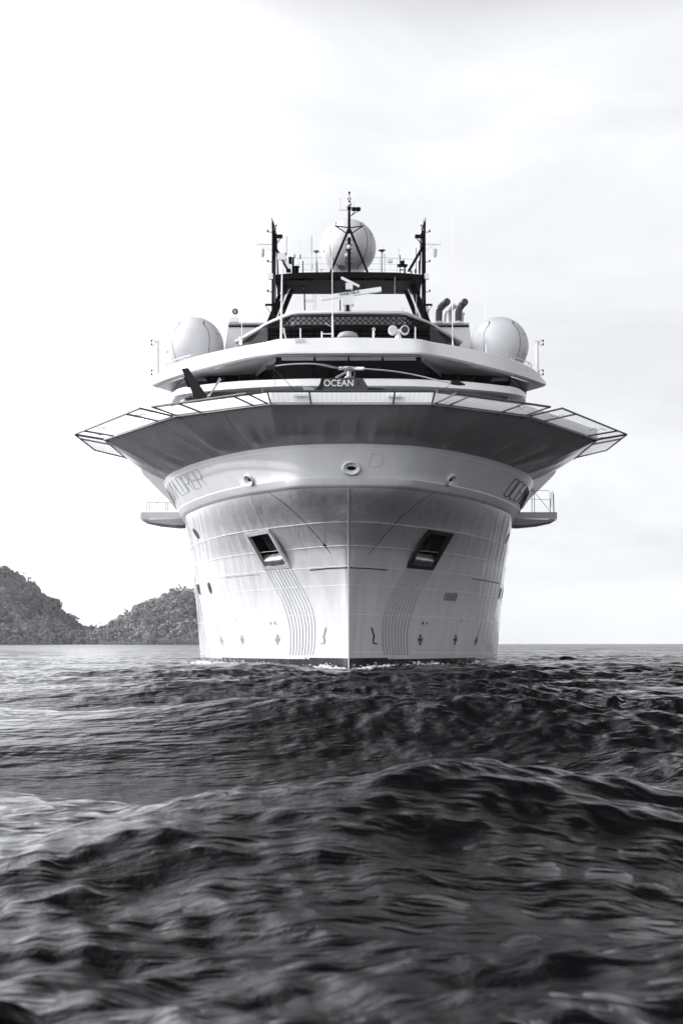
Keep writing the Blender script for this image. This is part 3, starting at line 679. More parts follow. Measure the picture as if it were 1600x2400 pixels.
# grille panel: light backing plate with black hexagon lattice
ztop, zbot, Yg = 740.5, 763, 80.2
mb = MB()
mb.add([P(-125, ztop, Yg), P(125, ztop, Yg), P(150, 746, Yg + .4), P(184, zbot, Yg + 1.2), P(-184, zbot, Yg + 1.2), P(-150, 746, Yg + .4)], [(0, 1, 2, 3, 4, 5)])
mb = MB(); 
for s in (1,):
    mb.add([P(-128, ztop, Yg + .1), P(128, ztop, Yg + .1), P(128, zbot, Yg + .5), P(-128, zbot, Yg + .5)], [(0, 1, 2, 3)])
for s in (1, -1):
    mb.add([P(s * 128, ztop, Yg + .1), P(s * 182, 762, Yg + 2.6), P(s * 182, zbot, Yg + 2.7), P(s * 128, zbot, Yg + .5)], [(0, 1, 2, 3)])
gp = part(mb, 'grille_backing', M['lgrey'], vr, smooth=0)
mb = MB(); hr = 7.4
for row in range(2):
    for k in range(-13, 14):
        cxh = k * hr * 1.78 + (0 if row == 0 else 0); cyh = ztop + 5 + row * 11.5
        for half in (0, 1):
            cc = (cxh + half * hr * .89, cyh + (0 if half == 0 else 0))
        # hexagon outline
        pts = []
        for a in range(7):
            an = R(60 * a); x_ = cxh + hr * .80 * math.cos(an); y_ = cyh + 5.4 * math.sin(an)
            ax = abs(x_); Yh = Yg + (0.0 if ax < 128 else (ax - 128) / 54 * 2.5)
            lim = ztop if ax < 128 else ztop + (ax - 128) * .40
            if y_ < lim - .5: y_ = lim
            pts.append(P(x_, y_, Yh + (y_ - ztop) / (zbot - ztop) * .35 - .04))
        if abs(cxh) < 176: mb.tube(pts, .026, 4, caps=False)
        # link between neighbours
        if abs(cxh) < 170:
            ax = abs(cxh + hr * .85); Yh = Yg + (0.0 if ax < 128 else (ax - 128) / 54 * 2.5)
            mb.tube([P(cxh + hr * .8, cyh, Yh - .04 + (cyh - ztop) / (zbot - ztop) * .35), P(cxh + hr * .98, cyh, Yh - .04 + (cyh - ztop) / (zbot - ztop) * .35)], .026, 4)
for yy in (zbot - .5, ztop + .5): mb.tube([P(-128, yy, Yg + (.4 if yy > 750 else .02)), P(128, yy, Yg + (.4 if yy > 750 else .02))], .035, 4)
part(mb, 'hexagon_grille', M['black'], vr, smooth=0)
# recess wall and ceiling
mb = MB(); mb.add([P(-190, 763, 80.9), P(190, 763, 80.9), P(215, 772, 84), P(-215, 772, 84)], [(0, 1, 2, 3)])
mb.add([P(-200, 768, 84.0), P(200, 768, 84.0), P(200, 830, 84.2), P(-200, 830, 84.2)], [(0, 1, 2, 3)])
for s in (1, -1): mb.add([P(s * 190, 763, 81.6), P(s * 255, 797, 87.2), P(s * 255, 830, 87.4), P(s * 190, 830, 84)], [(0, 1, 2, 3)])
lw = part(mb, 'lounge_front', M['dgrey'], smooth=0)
mb = MB()
for y in (777, 786): mb.box(P(0, y, 83.95), (9.6, .04, .05))
for k in range(-6, 7): mb.box(P(k * 27, 785, 83.94), (.05, .04, .8))
part(mb, 'window_framing', M['black'], lw, smooth=0)
for px, y0 in ((704, 769), (973, 766)): mb = MB(); mb.tube([Q(px, 800, 77), Q(px, y0, 77)], .05, 6); part(mb, 'roof_post', M['lgrey'])
mb = MB(); mb.tube([Q(754, 795, 76), Q(754, 777, 76)], .05, 6); mb.tube([Q(754, 782, 76), Q(779, 782, 76)], .03, 6); part(mb, 'roof_rail', M['white2'])
mb = MB(); mb.lathe(Q(815, 792, 78), [(.62, 0), (.6, .1), (.5, .25), (.3, .33), (.05, .36)], 20)
for k in range(7): mb.box(Q(815, 788, 77.4) + Vector((-.42 + k * .14, 0, 0.02)), (.03, .05, .22))
part(mb, 'ventilator_dome', M['grey'])
# horn and searchlight pair
mb = MB(); mb.tube([Q(875, 795, 76), Q(875, 776, 76)], .06, 8); mb.ring(Q(875.5, 771.5, 76), .075, .03, (0, 1, 0), 14, 5); mb.box(Q(875, 783, 76), (.14, .1, .12)); part(mb, 'fog_horn', M['white2'])
mb = MB(); mb.lathe(Q(933, 795, 76), [(.2, -.1), (.19, .12), (.12, .3), (.1, .45)], 16); mb.box(Q(933, 775, 76), (.5, .25, .16)); sb_ = part(mb, 'searchlight', M['white2'])
for px, py in ((920, 773.5), (948, 773.5)):
    mb = MB(); c = Q(px, py, 75.9); mb.lathe(c, [(.2, .35), (.25, .2), (.25, -.1), (.235, -.14), (.2, -.14)], 24, (0, 1, 0)); mb.build('lamp_barrel', M['white2'], sb_)
    mb = MB(); mb.lathe(c, [(.195, -.15), (.195, -.142)], 24, (0, 1, 0)); mb.build('lens', M['dgrey'] if px > 940 else M['lgrey'], sb_)

# ---------------- casing blocks either side with black stripe
for s in (1, -1):
    pr = [P(281, 756, 88), P(291, 822, 88), P(150, 822, 88), P(150, 756, 88)]
    mb = MB(); mb.prism([Vector((s * p.x, p.y, p.z)) for p in pr], (0, 9, 0)); cb = part(mb, 'funnel_casing', M['white'], smooth=0)
    c = P(242, 764, 87.96); mb = MB(); mb.box((s * c.x, c.y, c.z), (2.16, .06, .1)); mb.build('stripe', M['black'], cb, smooth=0)
    c = P(240, 757.3, 87.9); mb = MB(); mb.box((s * c.x, c.y + 1, c.z), (2.3, 2.1, .09)); mb.build('coaming', M['lgrey'], cb, smooth=0)
# exhaust pipes
def pipe(pts, r, name='exhaust_pipe', m=None):
    c = resample([Q(*p) for p in pts], 16); mb = MB(); mb.tube(c, [r] * 13 + [r * 1.04, r * 1.02, r * .9], 14)
    o = part(mb, name, m or M['lgrey'], smooth=60); cl = MB(); cl.lathe(c[0] - Vector((0, 0, .02)), [(r * 1.15, 0), (r * 1.15, .1), (r, .12)], 16); cl.build('collar', M['white2'], o)
pipe([(1028, 757, 88), (1028, 735, 88), (1032, 721, 88), (1041, 712, 88), (1049, 705, 87.7)], .235, m=M['pipe'])
pipe([(1074, 757, 88), (1074, 735, 88), (1077, 722, 88), (1084, 712, 88), (1090, 706, 87.7)], .235, m=M['pipe'])
pipe([(1053, 757, 88.6), (1053, 735, 88.6), (1058, 722, 88.6), (1067, 715, 88.6)], .17)
pipe([(1081, 757, 89.4), (1082, 740, 89.4), (1085, 732, 89.4)], .14)
pipe([(1040, 757, 89.4), (1042, 740, 89.4), (1046, 729, 89.4)], .14)
mb = MB(); mb.box(Q(1000, 742, 87), (.24, .3, .9)); mb.tube([Q(1000, 726, 87), Q(1001, 716, 87)], .07); part(mb, 'locker', M['white2'], smooth=0)
# left searchlight on casing
mb = MB(); mb.box(Q(550, 750, 86.8), (.45, .4, .3)); mb.box(Q(540, 752, 86.8), (.12, .3, .2)); mb.tube([Q(551, 748, 86.8), Q(551, 738, 86.8)], .05); s1 = part(mb, 'searchlight', M['white2'], smooth=0)
c = Q(551, 730, 86.8); mb = MB(); mb.lathe(c, [(.08, .25), (.16, .2), (.2, 0), (.2, -.05), (.18, -.05)], 24, (0, 1, 0)); mb.build('lamp_barrel', M['lgrey'], s1)
mb = MB(); mb.lathe(c, [(.175, -.06), (.175, -.052)], 20, (0, 1, 0)); mb.build('lens', M['dgrey'], s1)
mb = MB(); mb.ring(c - Vector((0, .1, 0.02)), .06, .02, (0, 1, 0), 12, 4, (1, 1.3)); mb.build('bulb_guard', M['white2'], s1)

# ---------------- radomes
def radome(px, py, Y, rpx, seams, cut):
    r = rpx * Y / F; c = Q(px, py, Y); mb = MB()
    prof = [(r * math.sin(R(a)), -r * math.cos(R(a))) for a in np.linspace(cut, 178, 40)]
    mb.lathe(c, prof, 64); o = part(mb, 'radome', M['dome'], smooth=60)
    for lon, tw in seams:
        st = MB(); pts = []
        for e in np.linspace(-62, 48, 40):
            l = lon + tw * math.exp(-((e - 38) / 9) ** 2) + tw * .8 * math.exp(-((e + 52) / 8) ** 2)
            pts.append(c + Vector((math.sin(R(l)) * math.cos(R(e)), -math.cos(R(l)) * math.cos(R(e)), math.sin(R(e)))) * (r + .002))
        rad = [.016 + .018 * math.exp(-((e - 45) / 7) ** 2) + .012 * math.exp(-((e + 56) / 8) ** 2) for e in np.linspace(-62, 48, 40)]
        st.tube(pts, rad, 5); st.build('panel_seam', M['seam'], o)
    h = MB()
    for e, l0, l1 in ((24, -26, 20), (2, -34, 34)):
        pts = [c + Vector((math.sin(R(l)) * math.cos(R(e)), -math.cos(R(l)) * math.cos(R(e)), math.sin(R(e)))) * (r) for l in np.linspace(l0, l1, 16)]
        h.tube(pts, .008 if e > 5 else .005, 4)
    h.build('panel_joint', M['lgrey'], o)
    v = MB()
    for (l, e) in ((58, 20), (-66, -14), (60, -20)):
        q = c + Vector((math.sin(R(l)) * math.cos(R(e)), -math.cos(R(l)) * math.cos(R(e)), math.sin(R(e)))) * (r)
        v.box(q, (.14, .1, .1), rz=R(l))
    v.build('vent_cover', M['grey'], o, smooth=0)
    return o
radome(456, 813, 86, 68.3, ((-41, 6), (36, -7)), 10)
radome(1169.7, 812.5, 86, 68.3, ((-38, 6), (38, -7)), 10)
radome(816, 580, 88.3, 65, ((-42, 6), (42, -7)), 28)
for px, s in ((456, -1), (1169.7, 1)):
    c = Q(px, 880, 86); mb = MB(); mb.lathe((c.x, c.y, c.z - 1.5), [(.75, 0), (.7, 1.6), (.9, 1.75)], 24); part(mb, 'radome_pedestal', M['white2'])
    cc = Q(px, 868, 84.5); mb = MB()
    # curved guard rail at the wing's outer edge
    mb.tube([P(s * x, y, Y) for x, y, Y in ((428, 858, 81.8), (425, 851, 81.8), (416, 847, 81.6), (398, 840, 81.2), (370, 832, 80.6))], .035, 6)
    for x, y0, y1, Y in ((427, 852, 862, 81.8), (420, 848, 860, 81.6), (411, 846, 858, 81.5), (388, 836, 850, 81), (381, 834, 848, 80.9)): mb.tube([P(s * x, y0, Y), P(s * x, y1, Y)], .035, 6)
    part(mb, 'wing_rail', M['lgrey'])

# ---------------- wing-tip light posts
for s, px in ((-1, 369), (1, 1258)):
    X = abs(px - CX); Y = 82.5
    def w(x, y, YY=Y): return P(s * x, y, YY)
    mb = MB(); mb.tube([w(X, 885), w(X, 802)], [.13, .085], 8); mb.tube([w(X, 802), w(X, 748)], .012, 4); mb.box(w(X, 800), (.26, .2, .1))
    mb.tube([w(X - 3, 853), w(X - 20, 868)], .018, 4); mb.tube([w(X - 2, 868), w(X - 20, 868)], .018, 4); mb.tube([w(X - 2, 855), w(X - 8, 872)], .015, 4)
    for y in (817, 822, 840): mb.box(w(X - 3, y), (.08, .1, .06))
    lp = part(mb, 'light_post', M['white2'])
    for y0 in (803, 873):
        mb = MB(); mb.tube([w(X + 13, y0 - 7), w(X + 8, y0 - 7), w(X + 5, y0 - 2), w(X + 5, y0 + 2), w(X + 8, y0 + 6), w(X + 13, y0 + 6)], .03, 5); mb.build('lamp_bracket', M['lgrey'], lp)
        mb = MB(); mb.lathe(w(X + 14, y0 - 5), [(.05, -.07), (.05, .05)], 10); mb.lathe(w(X + 14, y0 + 4), [(.05, -.05), (.05, .07)], 10); mb.build('navigation_lamp', M['dgrey'], lp)

# ---------------- mast arch
mb = MB(); bt = [(0, 636.5), (110, 638), (140, 640), (172, 643)]
zt = [P(a, b, 86) for a, b in bt]
fr_t = full([P(a, b, 84.8) for a, b in bt]); fr_b = full([P(a, b + 14, 84.8) for a, b in bt]); bk_t = [p + Vector((0, 3.3, .05)) for p in fr_t]
und = full([P(0, 676.5, 86.0), P(75, 676.5, 86.0), P(112, 675.5, 86.1), P(152, 652, 86.2)])
und = full(resample([P(0, 676.5, 86), P(74, 676.5, 86), P(110, 674, 86.1), P(150, 684, 86.1)], 4, False))
mb.strip([bk_t, fr_t, fr_b]); mb.add([fr_t[0], fr_b[0], fr_b[0] + Vector((0, 3.3, 0)), bk_t[0]], [(0, 1, 2, 3)]); mb.add([fr_t[-1], fr_b[-1], fr_b[-1] + Vector((0, 3.3, 0)), bk_t[-1]], [(0, 1, 2, 3)])
mb.add([fr_b[0], fr_b[-1], fr_b[-1] + Vector((0, 3.3, 0)), fr_b[0] + Vector((0, 3.3, 0))], [(0, 1, 2, 3)])
arch = part(mb, 'mast_platform', M['black'], smooth=0)
mb = MB()
poly = [(-154, 650), (154, 650), (150, 684), (135, 688), (112, 673), (95, 676), (-72, 677), (-85, 672), (-108, 672), (-135, 688), (-150, 682)]
mb.prism([P(a, b, 87.3) for a, b in poly], (0, .4, 0)); part(mb, 'arch_girder', M['black'], smooth=0)
for s in (1, -1):
    mb = MB()
    def leg(a, b, wx, wy):
        a = P(s * a[0], a[1], a[2]); b = P(s * b[0], b[1], b[2]); h = Vector((wx / 2, 0, 0)); d = Vector((0, wy, 0))
        mb.add([a - h, a + h, a + h + d, a - h + d, b - h, b + h, b + h + d, b - h + d], [(0, 1, 5, 4), (1, 2, 6, 5), (2, 3, 7, 6), (3, 0, 4, 7), (0, 3, 2, 1), (4, 5, 6, 7)])
    leg((146, 660, 86), (186, 758, 86), .42, .5); part(mb, 'arch_leg', M['black'], smooth=0)
    mb = MB(); leg((137, 685, 87.6), (166, 756, 87.6), .3, .4); part(mb, 'arch_leg', M['black'], smooth=0)
    mb = MB(); mb.tube([P(s * 140, 678, 86.2), P(s * 165, 745, 86.2)], .02, 4); mb.tube([P(s * 150, 690, 85.9), P(s * 160, 750, 85.9)], .018, 4); mb.tube([P(s * 158, 690, 85.8), P(s * 158, 752, 85.8)], .018, 4); mb.tube([P(s * 138, 676, 85.9), P(s * 171, 752, 85.9)], .02, 4); part(mb, 'cable_run', M['white2'])
    a = P(s * 110, 656, 86.2); mb = MB(); mb.tube([P(s * 107, 675, 86.2), P(s * 111, 652, 86.2)], [.09, .05], 6); part(mb, 'girder_brace', M['dgrey'])
    mb = MB(); mb.box(P(s * 60, 655, 86.15), (1.25, .1, .07)); part(mb, 'strip_light', M['lgrey'], smooth=0)
# ladder
mb = MB()
mb.tube([Q(713, 652, 88), Q(714, 727, 88)], .045, 5, mi=1)
for px in (734.5, 739.5): mb.tube([Q(px, 672, 88), Q(px, 727, 88)], .018, 4)
for y in (678, 705): mb.ring(Q(725, y, 88), .27, .018, (0, 0, 1), 16, 4)
part(mb, 'access_ladder', [M['lgrey'], M['black']])

# side pole masts
for s in (1, -1):
    def w(x, y, Y=85.2): return P(s * x, y, Y)
    mb = MB(); mb.tube([w(177.5, 755), w(177, 540), w(179, 520)], [.10, .09, .05], 6); mb.tube([w(172, 740), w(172.5, 545)], .05, 5); mb.tube([w(166, 690), w(166, 640), w(168, 590)], .05, 5)
    mb.tube([w(179, 516), w(173, 533), w(169, 560), w(168, 600)], .045, 5); mb.tube([w(175, 575), w(140, 636)], .085, 6); mb.tube([w(180, 512), w(180, 518)], .02, 4); mb.box(w(180, 511.5), (.1, .04, .03))
    mb.box(w(163, 553.5), (.42, .5, .1)); mb.tube([w(157, 556), w(171, 574)], .025, 4); mb.tube([w(161, 555), w(172, 574)], .02, 4)
    for y in (543, 613, 683): mb.tube([w(177, y + 1), w(187, y)], .025, 4); mb.box(w(189.5, y - 2), (.09, .1, .12))
    mb.box(w(187, 714), (.44, .3, .07)); mb.tube([w(196, 715), w(182, 735)], .02, 4)
    for k in range(8): mb.box(w(170 + (k % 3) * 2, 528 + k * 7), (.09, .1, .09))
    pm = part(mb, 'pole_mast', M['black'])
    mb = MB(); mb.box(w(182.5, 648), (.28, .3, .34)); mb.build('equipment_box', M['white2'], pm, smooth=0)
    mb = MB(); mb.tube([w(178, 572.5), w(215, 573)], .022, 4); mb.tube([w(215, 575), w(215, 562)], .012, 4); mb.tube([w(200, 573), w(180, 587)], .015, 4)
    for k in range(5): mb.box(w(184 + k * 6, 571.5), (.06, .05, .06))
    arm = mb.build('yard_arm', M['lgrey'], pm)
    c = w(202, 590); mb = MB(); mb.lathe(c + Vector((0, 0, -.25)), [(.04, -.08), (.1, 0), (.115, .25), (.12, .34)], 12); mb.lathe(c + Vector((0, 0, .09)), [(.13, 0), (.13, .07), (.05, .1), (.012, .22)], 12); mb.build('signal_lantern', M['lgrey'], pm)

# centre mast
Yc = 85.5
mb = MB(); mb.tube([Q(818, 640, Yc), Q(818, 545, Yc), Q(818, 490, Yc)], [.1, .1, .085], 8)
mb.lathe(Q(818, 487, Yc), [(.12, -.1), (.13, .04), (.13, .08)], 10)
mb.box(Q(834, 489.5, Yc), (.55, .5, .1)); mb.tube([Q(845, 489, Yc), Q(838, 493, Yc)], [.04, .1], 5); mb.tube([Q(841, 493, Yc), Q(821, 506, Yc)], .025, 4); mb.tube([Q(832, 493, Yc), Q(823, 505, Yc)], .03, 4)
mb.lathe(Q(818.5, 475, Yc), [(.03, -.2), (.06, -.1), (.1, -.02), (.09, .05), (.05, .12), (.03, .2)], 10)
mb.tube([Q(818.5, 470, Yc), Q(818.5, 455, Yc)], .02, 5); mb.lathe(Q(818.5, 451, Yc), [(.03, -.12), (.07, 0), (.07, .05), (.03, .07)], 10)
mb.box(Q(815, 465, Yc), (.05, .05, .12)); mb.box(Q(821.5, 465, Yc), (.05, .05, .12))
cm = part(mb, 'centre_mast', M['black'])
mb = MB(); mb.lathe(Q(818.5, 478.5, Yc), [(.14, -.04), (.15, .06), (.08, .11)], 14); mb.build('gps_dome', M['white2'], cm)
mb = MB()
for s in (1, -1):
    mb.tube([Q(818 + s * 2, 538, Yc), Q(817.5 + s * 43, 637, Yc - .6)], .08, 6)
    mb.tube([Q(818, 533, Yc), Q(818 + s * 33, 529, Yc)], .04, 5); mb.tube([Q(818 + s * 8, 545, Yc), Q(818 + s * 30, 530, Yc)], .035, 5); mb.tube([Q(818 + s * 32, 530, Yc), Q(818 + s * 32, 518, Yc)], .015, 4)
mb.tube([Q(818, 560, Yc), Q(818, 638, Yc + 1.2)], .08, 6)
mb.build('mast_braces', M['black'], cm)
mb = MB()
for y in (551, 562, 573, 583, 594, 606, 617):
    mb.box(Q(812, y, Yc - .1), (.1, .05, .05)); mb.box(Q(824, y, Yc - .1), (.1, .05, .05))
mb.box(Q(813, 585.5, Yc - .2), (.17, .15, .13)); mb.tube([Q(811, 600, Yc - .2), Q(809, 633, Yc - .2)], .06, 6)
mb.build('mast_fittings', M['dgrey'], cm, smooth=0)
mb = MB(); mb.lathe(Q(811, 598, Yc - .3), [(.03, -.1), (.1, -.03), (.11, .04), (.04, .13)], 12); mb.lathe(Q(817, 578, Yc - .3), [(.06, -.12), (.12, 0), (.06, .12)], 12); mb.box(Q(818, 552, Yc - .2), (.16, .16, .2)); mb.build('mast_lamp', M['white2'], cm)
mb = MB(); mb.tube([Q(794, 492, Yc), Q(815, 492, Yc)], .03, 4); mb.tube([Q(797.5, 491, Yc), Q(797.5, 468, Yc)], .018, 4); mb.box(Q(797.5, 466, Yc), (.05, .05, .12)); mb.tube([Q(801, 491, Yc), Q(801, 485, Yc)], .02, 4); mb.tube([Q(810, 491, Yc), Q(810, 481, Yc)], .02, 4); mb.tube([Q(829.5, 486, Yc), Q(829.5, 473, Yc)], .014, 4); mb.tube([Q(838, 486, Yc), Q(838, 482, Yc)], .012, 4)
mb.build('wind_sensors', M['lgrey'], cm)
# gear standing on the mast platform: each a part
Yd = 86.4
def gear(name, m, fn):
    mb = MB(); fn(mb); part(mb, name, m)
gear('antenna_mushroom', M['white2'], lambda b: b.lathe(Q(688, 599, Yd), [(.1, -.12), (.13, 0), (.12, .08), (.04, .13)], 14))
gear('antenna_post', M['black'], lambda b: (b.tube([Q(686, 640, Yd), Q(687, 600, Yd)], .07, 6), b.box(Q(680, 610, Yd), (.2, .2, .42)), b.lathe(Q(694, 632, Yd), [(.15, -.3), (.15, .1), (.22, .16), (.25, .2)], 10), b.box(Q(676, 634, Yd), (.3, .2, .2))))
gear('dish_antenna', M['grey'], lambda b: (b.lathe(Q(741, 590, Yd), [(.02, -.08), (.12, -.03), (.19, .03), (.2, .06)], 14), b.tube([Q(741, 592, Yd), Q(742, 612, Yd)], .025, 5), b.tube([Q(742, 612, Yd), Q(742.5, 638, Yd)], [.05, .08], 6)))
gear('dish_antenna', M['dgrey'], lambda b: (b.lathe(Q(894.5, 588, Yd), [(.02, -.08), (.15, -.0), (.24, .05), (.0, .08)], 14), b.tube([Q(894.5, 590, Yd), Q(894.5, 638, Yd)], .035, 6)))
gear('antenna_table', M['black'], lambda b: (b.box(Q(942.5, 622, Yd), (.62, .5, .07)), b.tube([Q(937, 640, Yd), Q(937, 597, Yd)], .03, 5), b.tube([Q(948, 640, Yd), Q(948, 622, Yd)], .06, 5), b.lathe(Q(943, 616, Yd), [(.1, -.15), (.13, 0), (.13, .1)], 14), b.box(Q(941, 632, Yd), (.2, .1, .05))))
gear('antenna_mushroom', M['white2'], lambda b: b.lathe(Q(943, 610, Yd), [(.13, -.04), (.12, .04), (.05, .1)], 14))
gear('camera_housing', M['white2'], lambda b: (b.box(Q(914.5, 611, Yd), (.32, .2, .2)), b.tube([Q(914.5, 616, Yd), Q(913, 632, Yd)], .015, 4)))
gear('flat_panel_antenna', M['white2'], lambda b: (b.box(Q(667, 612, 85.2), (.3, .12, 1.05), ry=R(-32)), b.box(Q(659, 601, 85.1), (.5, .15, .4))))
for px, y0, y1, r, m in ((671.5, 597, 554, .035, 'lgrey'), (668.5, 600, 592, .05, 'black'), (703.5, 606, 596, .04, 'black'), (703, 595, 556, .008, 'lgrey'), (730, 636, 596, .02, 'lgrey'), (730, 606, 552, .018, 'dgrey'), (709.5, 638, 611, .035, 'black'),
                         (898.5, 604, 578, .015, 'lgrey'), (901, 637, 596, .022, 'grey'), (905, 616, 604, .015, 'lgrey'), (934.5, 606, 578, .018, 'lgrey'), (975, 640, 580, .025, 'dgrey'), (982, 640, 611, .05, 'black'), (973, 640, 630, .05, 'black'), (963.5, 640, 634, .05, 'black'), (753, 636, 629, .02, 'dgrey'), (731, 628, 620, .05, 'lgrey'), (992, 545, 512, .015, 'dgrey'), (650, 640, 590, .03, 'black')):
    mb = MB(); mb.tube([Q(px, y0, Yd), Q(px, y1, Yd)], r, 5); part(mb, 'whip_antenna', M[m])
# platform railing
mb = MB()
ry = [Q(664, 606, 88), Q(700, 604.5, 88), Q(760, 603, 88), Q(880, 603, 88), Q(930, 605, 88), Q(975, 608, 88)]
mb.tube(ry, .018, 4); mb.tube([Vector((p.x, p.y, p.z - .4)) for p in ry], .012, 4); mb.tube([Vector((p.x, p.y, p.z - .75)) for p in ry], .012, 4)
for px in (664, 700, 740, 780, 853, 890, 930, 975): mb.tube([Q(px, 640, 88), Q(px, 604.5, 88)], .015, 4)
part(mb, 'platform_rail', M['lgrey'])
mb = MB(); mb.lathe(Q(802, 627, 87.5), [(.2, -.2), (.2, .15)], 16, (0, 1, 0)); part(mb, 'sonar_drum', M['dgrey'])

# ---------------- radar scanners
Yr = 77.0
mb = MB(); mb.box(Q(814.5, 721, Yr), (.36, .36, .32), mi=1)
for dx in (-8, -5, 5, 8): mb.tube([Q(814.5 + dx, 728, Yr - .25), Q(814.5 + dx, 712, Yr - .25)], .03, 4, mi=0)
mb.box(Q(816, 704, Yr), (.6, .5, .54)); mb.box(Q(815, 714.5, Yr), (.5, .4, .08)); mb.box(Q(812, 681, Yr + .2), (.42, .4, .42), mi=1); mb.box(Q(818, 671.5, Yr), (.4, .4, .34))
rb = part(mb, 'radar_pedestal', [M['white2'], M['black']], smooth=0)
def scanner(px, py, L, h, d, ang, rz, name):
    c = Q(px, py, Yr - .1); mt = Matrix.Rotation(rz, 3, 'Z') @ Matrix.Rotation(ang, 3, 'Y'); mb = MB()
    pr = [(-h * .5, -d * .5), (-h * .5, d * .3), (-h * .2, d * .5), (h * .3, d * .45), (h * .5, d * .2), (h * .5, -d * .4)]
    v = [c + mt @ Vector((sx_ * L / 2, b_, a_)) for sx_ in (-1, 1) for a_, b_ in pr]; n = 6
    mb.add(v, [tuple(range(n))[::-1], tuple(range(n, 2 * n))] + [(i, (i + 1) % n, n + (i + 1) % n, n + i) for i in range(n)])
    o = mb.build(name, M['white2'], rb, smooth=0); return o, c, mt
so_, c_, mt_ = scanner(822.5, 688.5, 3.4, .25, .3, R(-8.6), 0, 'radar_scanner')
scanner(820.5, 660.5, 1.12, .12, .2, R(26), 0, 'radar_scanner')
def text_mesh(body, size, mtx, m, parent, name, sx=1.0, extr=.004, bold=0.0):
    cu = bpy.data.curves.new(name, 'FONT'); cu.body = body; cu.size = size; cu.align_x = 'CENTER'; cu.align_y = 'CENTER'; cu.extrude = extr; cu.offset = bold
    to = bpy.data.objects.new('tmp_text', cu); COL.objects.link(to); bpy.context.view_layer.update()
    me = bpy.data.meshes.new_from_object(to.evaluated_get(bpy.context.evaluated_depsgraph_get())); bpy.data.objects.remove(to)
    o = bpy.data.objects.new(name, me); me.materials.clear(); me.materials.append(m); COL.objects.link(o)
    base_ = mtx.to_translation(); me.transform(mtx.to_3x3().to_4x4() @ Matrix.Diagonal((sx, 1, 1, 1)))
    o.parent = parent; o.location = base_ - WO[parent.name]; WO[o.name] = base_; return o
up_ = Matrix.Rotation(R(90), 4, 'X')
text_mesh('WARTSILA', .24, Matrix.Translation(c_ + Vector((-.10, -.165, .0))) @ mt_.to_4x4() @ up_, M['dgrey'], so_, 'maker_lettering', 1.0, bold=.003)

# ---------------- whip aerials on the bridge roof
for pts, r, m in (([(658.5, 795, 75.6), (660, 700, 75.6), (661, 612, 75.6)], (.075, .06, .03), 'white2'), ([(779.5, 790, 75.6), (779, 740, 75.6)], (.07, .05), 'white2'), ([(779, 740, 75.6), (778, 600, 75.6), (777.5, 515, 75.6)], (.03, .02, .008), 'white2'),
                  ([(1061, 812, 76.8), (1060, 795, 76.8), (1060, 500, 76.8)], (.07, .03, .012), 'white2'), ([(566, 808, 76.8), (566.5, 790, 76.8), (568, 560, 76.8)], (.05, .025, .008), 'white2'), ([(562, 808, 77), (563, 788, 77)], (.06, .06), 'white2'),
                  ([(1139, 830, 78.5), (1138, 812, 78.5), (1136, 650, 78.5)], (.05, .02, .006), 'white2'), ([(797, 727, 79), (797, 702, 79)], (.04, .04), 'black'), ([(924.5, 729, 79.5), (925, 648, 79.5)], (.012, .01), 'lgrey'), ([(943, 729, 79.5), (943, 722, 79.5)], (.03, .03), 'lgrey')):
    mb = MB(); mb.tube([Q(*p) for p in pts], list(r), 6); part(mb, 'whip_antenna', M[m])
mb = MB(); mb.tube([Q(660, 768, 75.6), Q(665, 770, 75.6), Q(670, 795, 75.6)], .05, 6); mb.tube([Q(660, 783, 75.6), Q(665, 772, 75.6)], .03, 5); mb.box(Q(659, 703, 75.5), (.13, .1, .1)); mb.box(Q(659, 687, 75.5), (.12, .1, .1)); part(mb, 'aerial_bracket', M['white2'])
mb = MB(); mb.tube([Q(760, 757, 75.7), Q(779, 766, 75.6)], .02, 4); mb.box(Q(1059.5, 775, 76.7), (.07, .07, .06)); mb.box(Q(1137, 800, 78.4), (.08, .08, .3)); part(mb, 'aerial_stay', M['lgrey'])

# ================================================================== HELICOPTER (stands on the helideck)
DZ = zde + .425
YH = 62.0
hel = empty('helicopter', (Q(790, 900, YH).x, YH, DZ), 'dark helicopter with white lettering on its cowling parked on the ship\'s helideck', 'helicopter')
hm = M['heli']
def hp(mb, name, m, parent=None, **k): return mb.build(name, m, parent or hel, **k)
cxh = Q(812, 900, YH).x
# fuselage: lofted along X (nose to the right)
st = [(-2.9, .25, .25, 1.45), (-2.0, .55, .5, 1.35), (-1.0, .85, .8, 1.15), (0, .92, .95, 1.12), (1.2, .9, .92, 1.1), (2.2, .75, .75, 1.0), (2.9, .45, .45, .85), (3.2, .12, .15, .75)]
mb = MB(); rings = []
for x, wy, hz, zc in st:
    rings.append([Vector((cxh + x + .4, YH + wy * math.copysign(abs(math.cos(a)) ** .8, math.cos(a)), DZ + .25 + zc + hz * math.copysign(abs(math.sin(a)) ** .8, math.sin(a)))) for a in np.linspace(0, 2 * math.pi, 25)])
mb.strip(rings); mb.add(rings[0][:-1], [tuple(range(24))]); mb.add(rings[-1][:-1], [tuple(range(24))])
hp(mb, 'fuselage', hm, smooth=50)
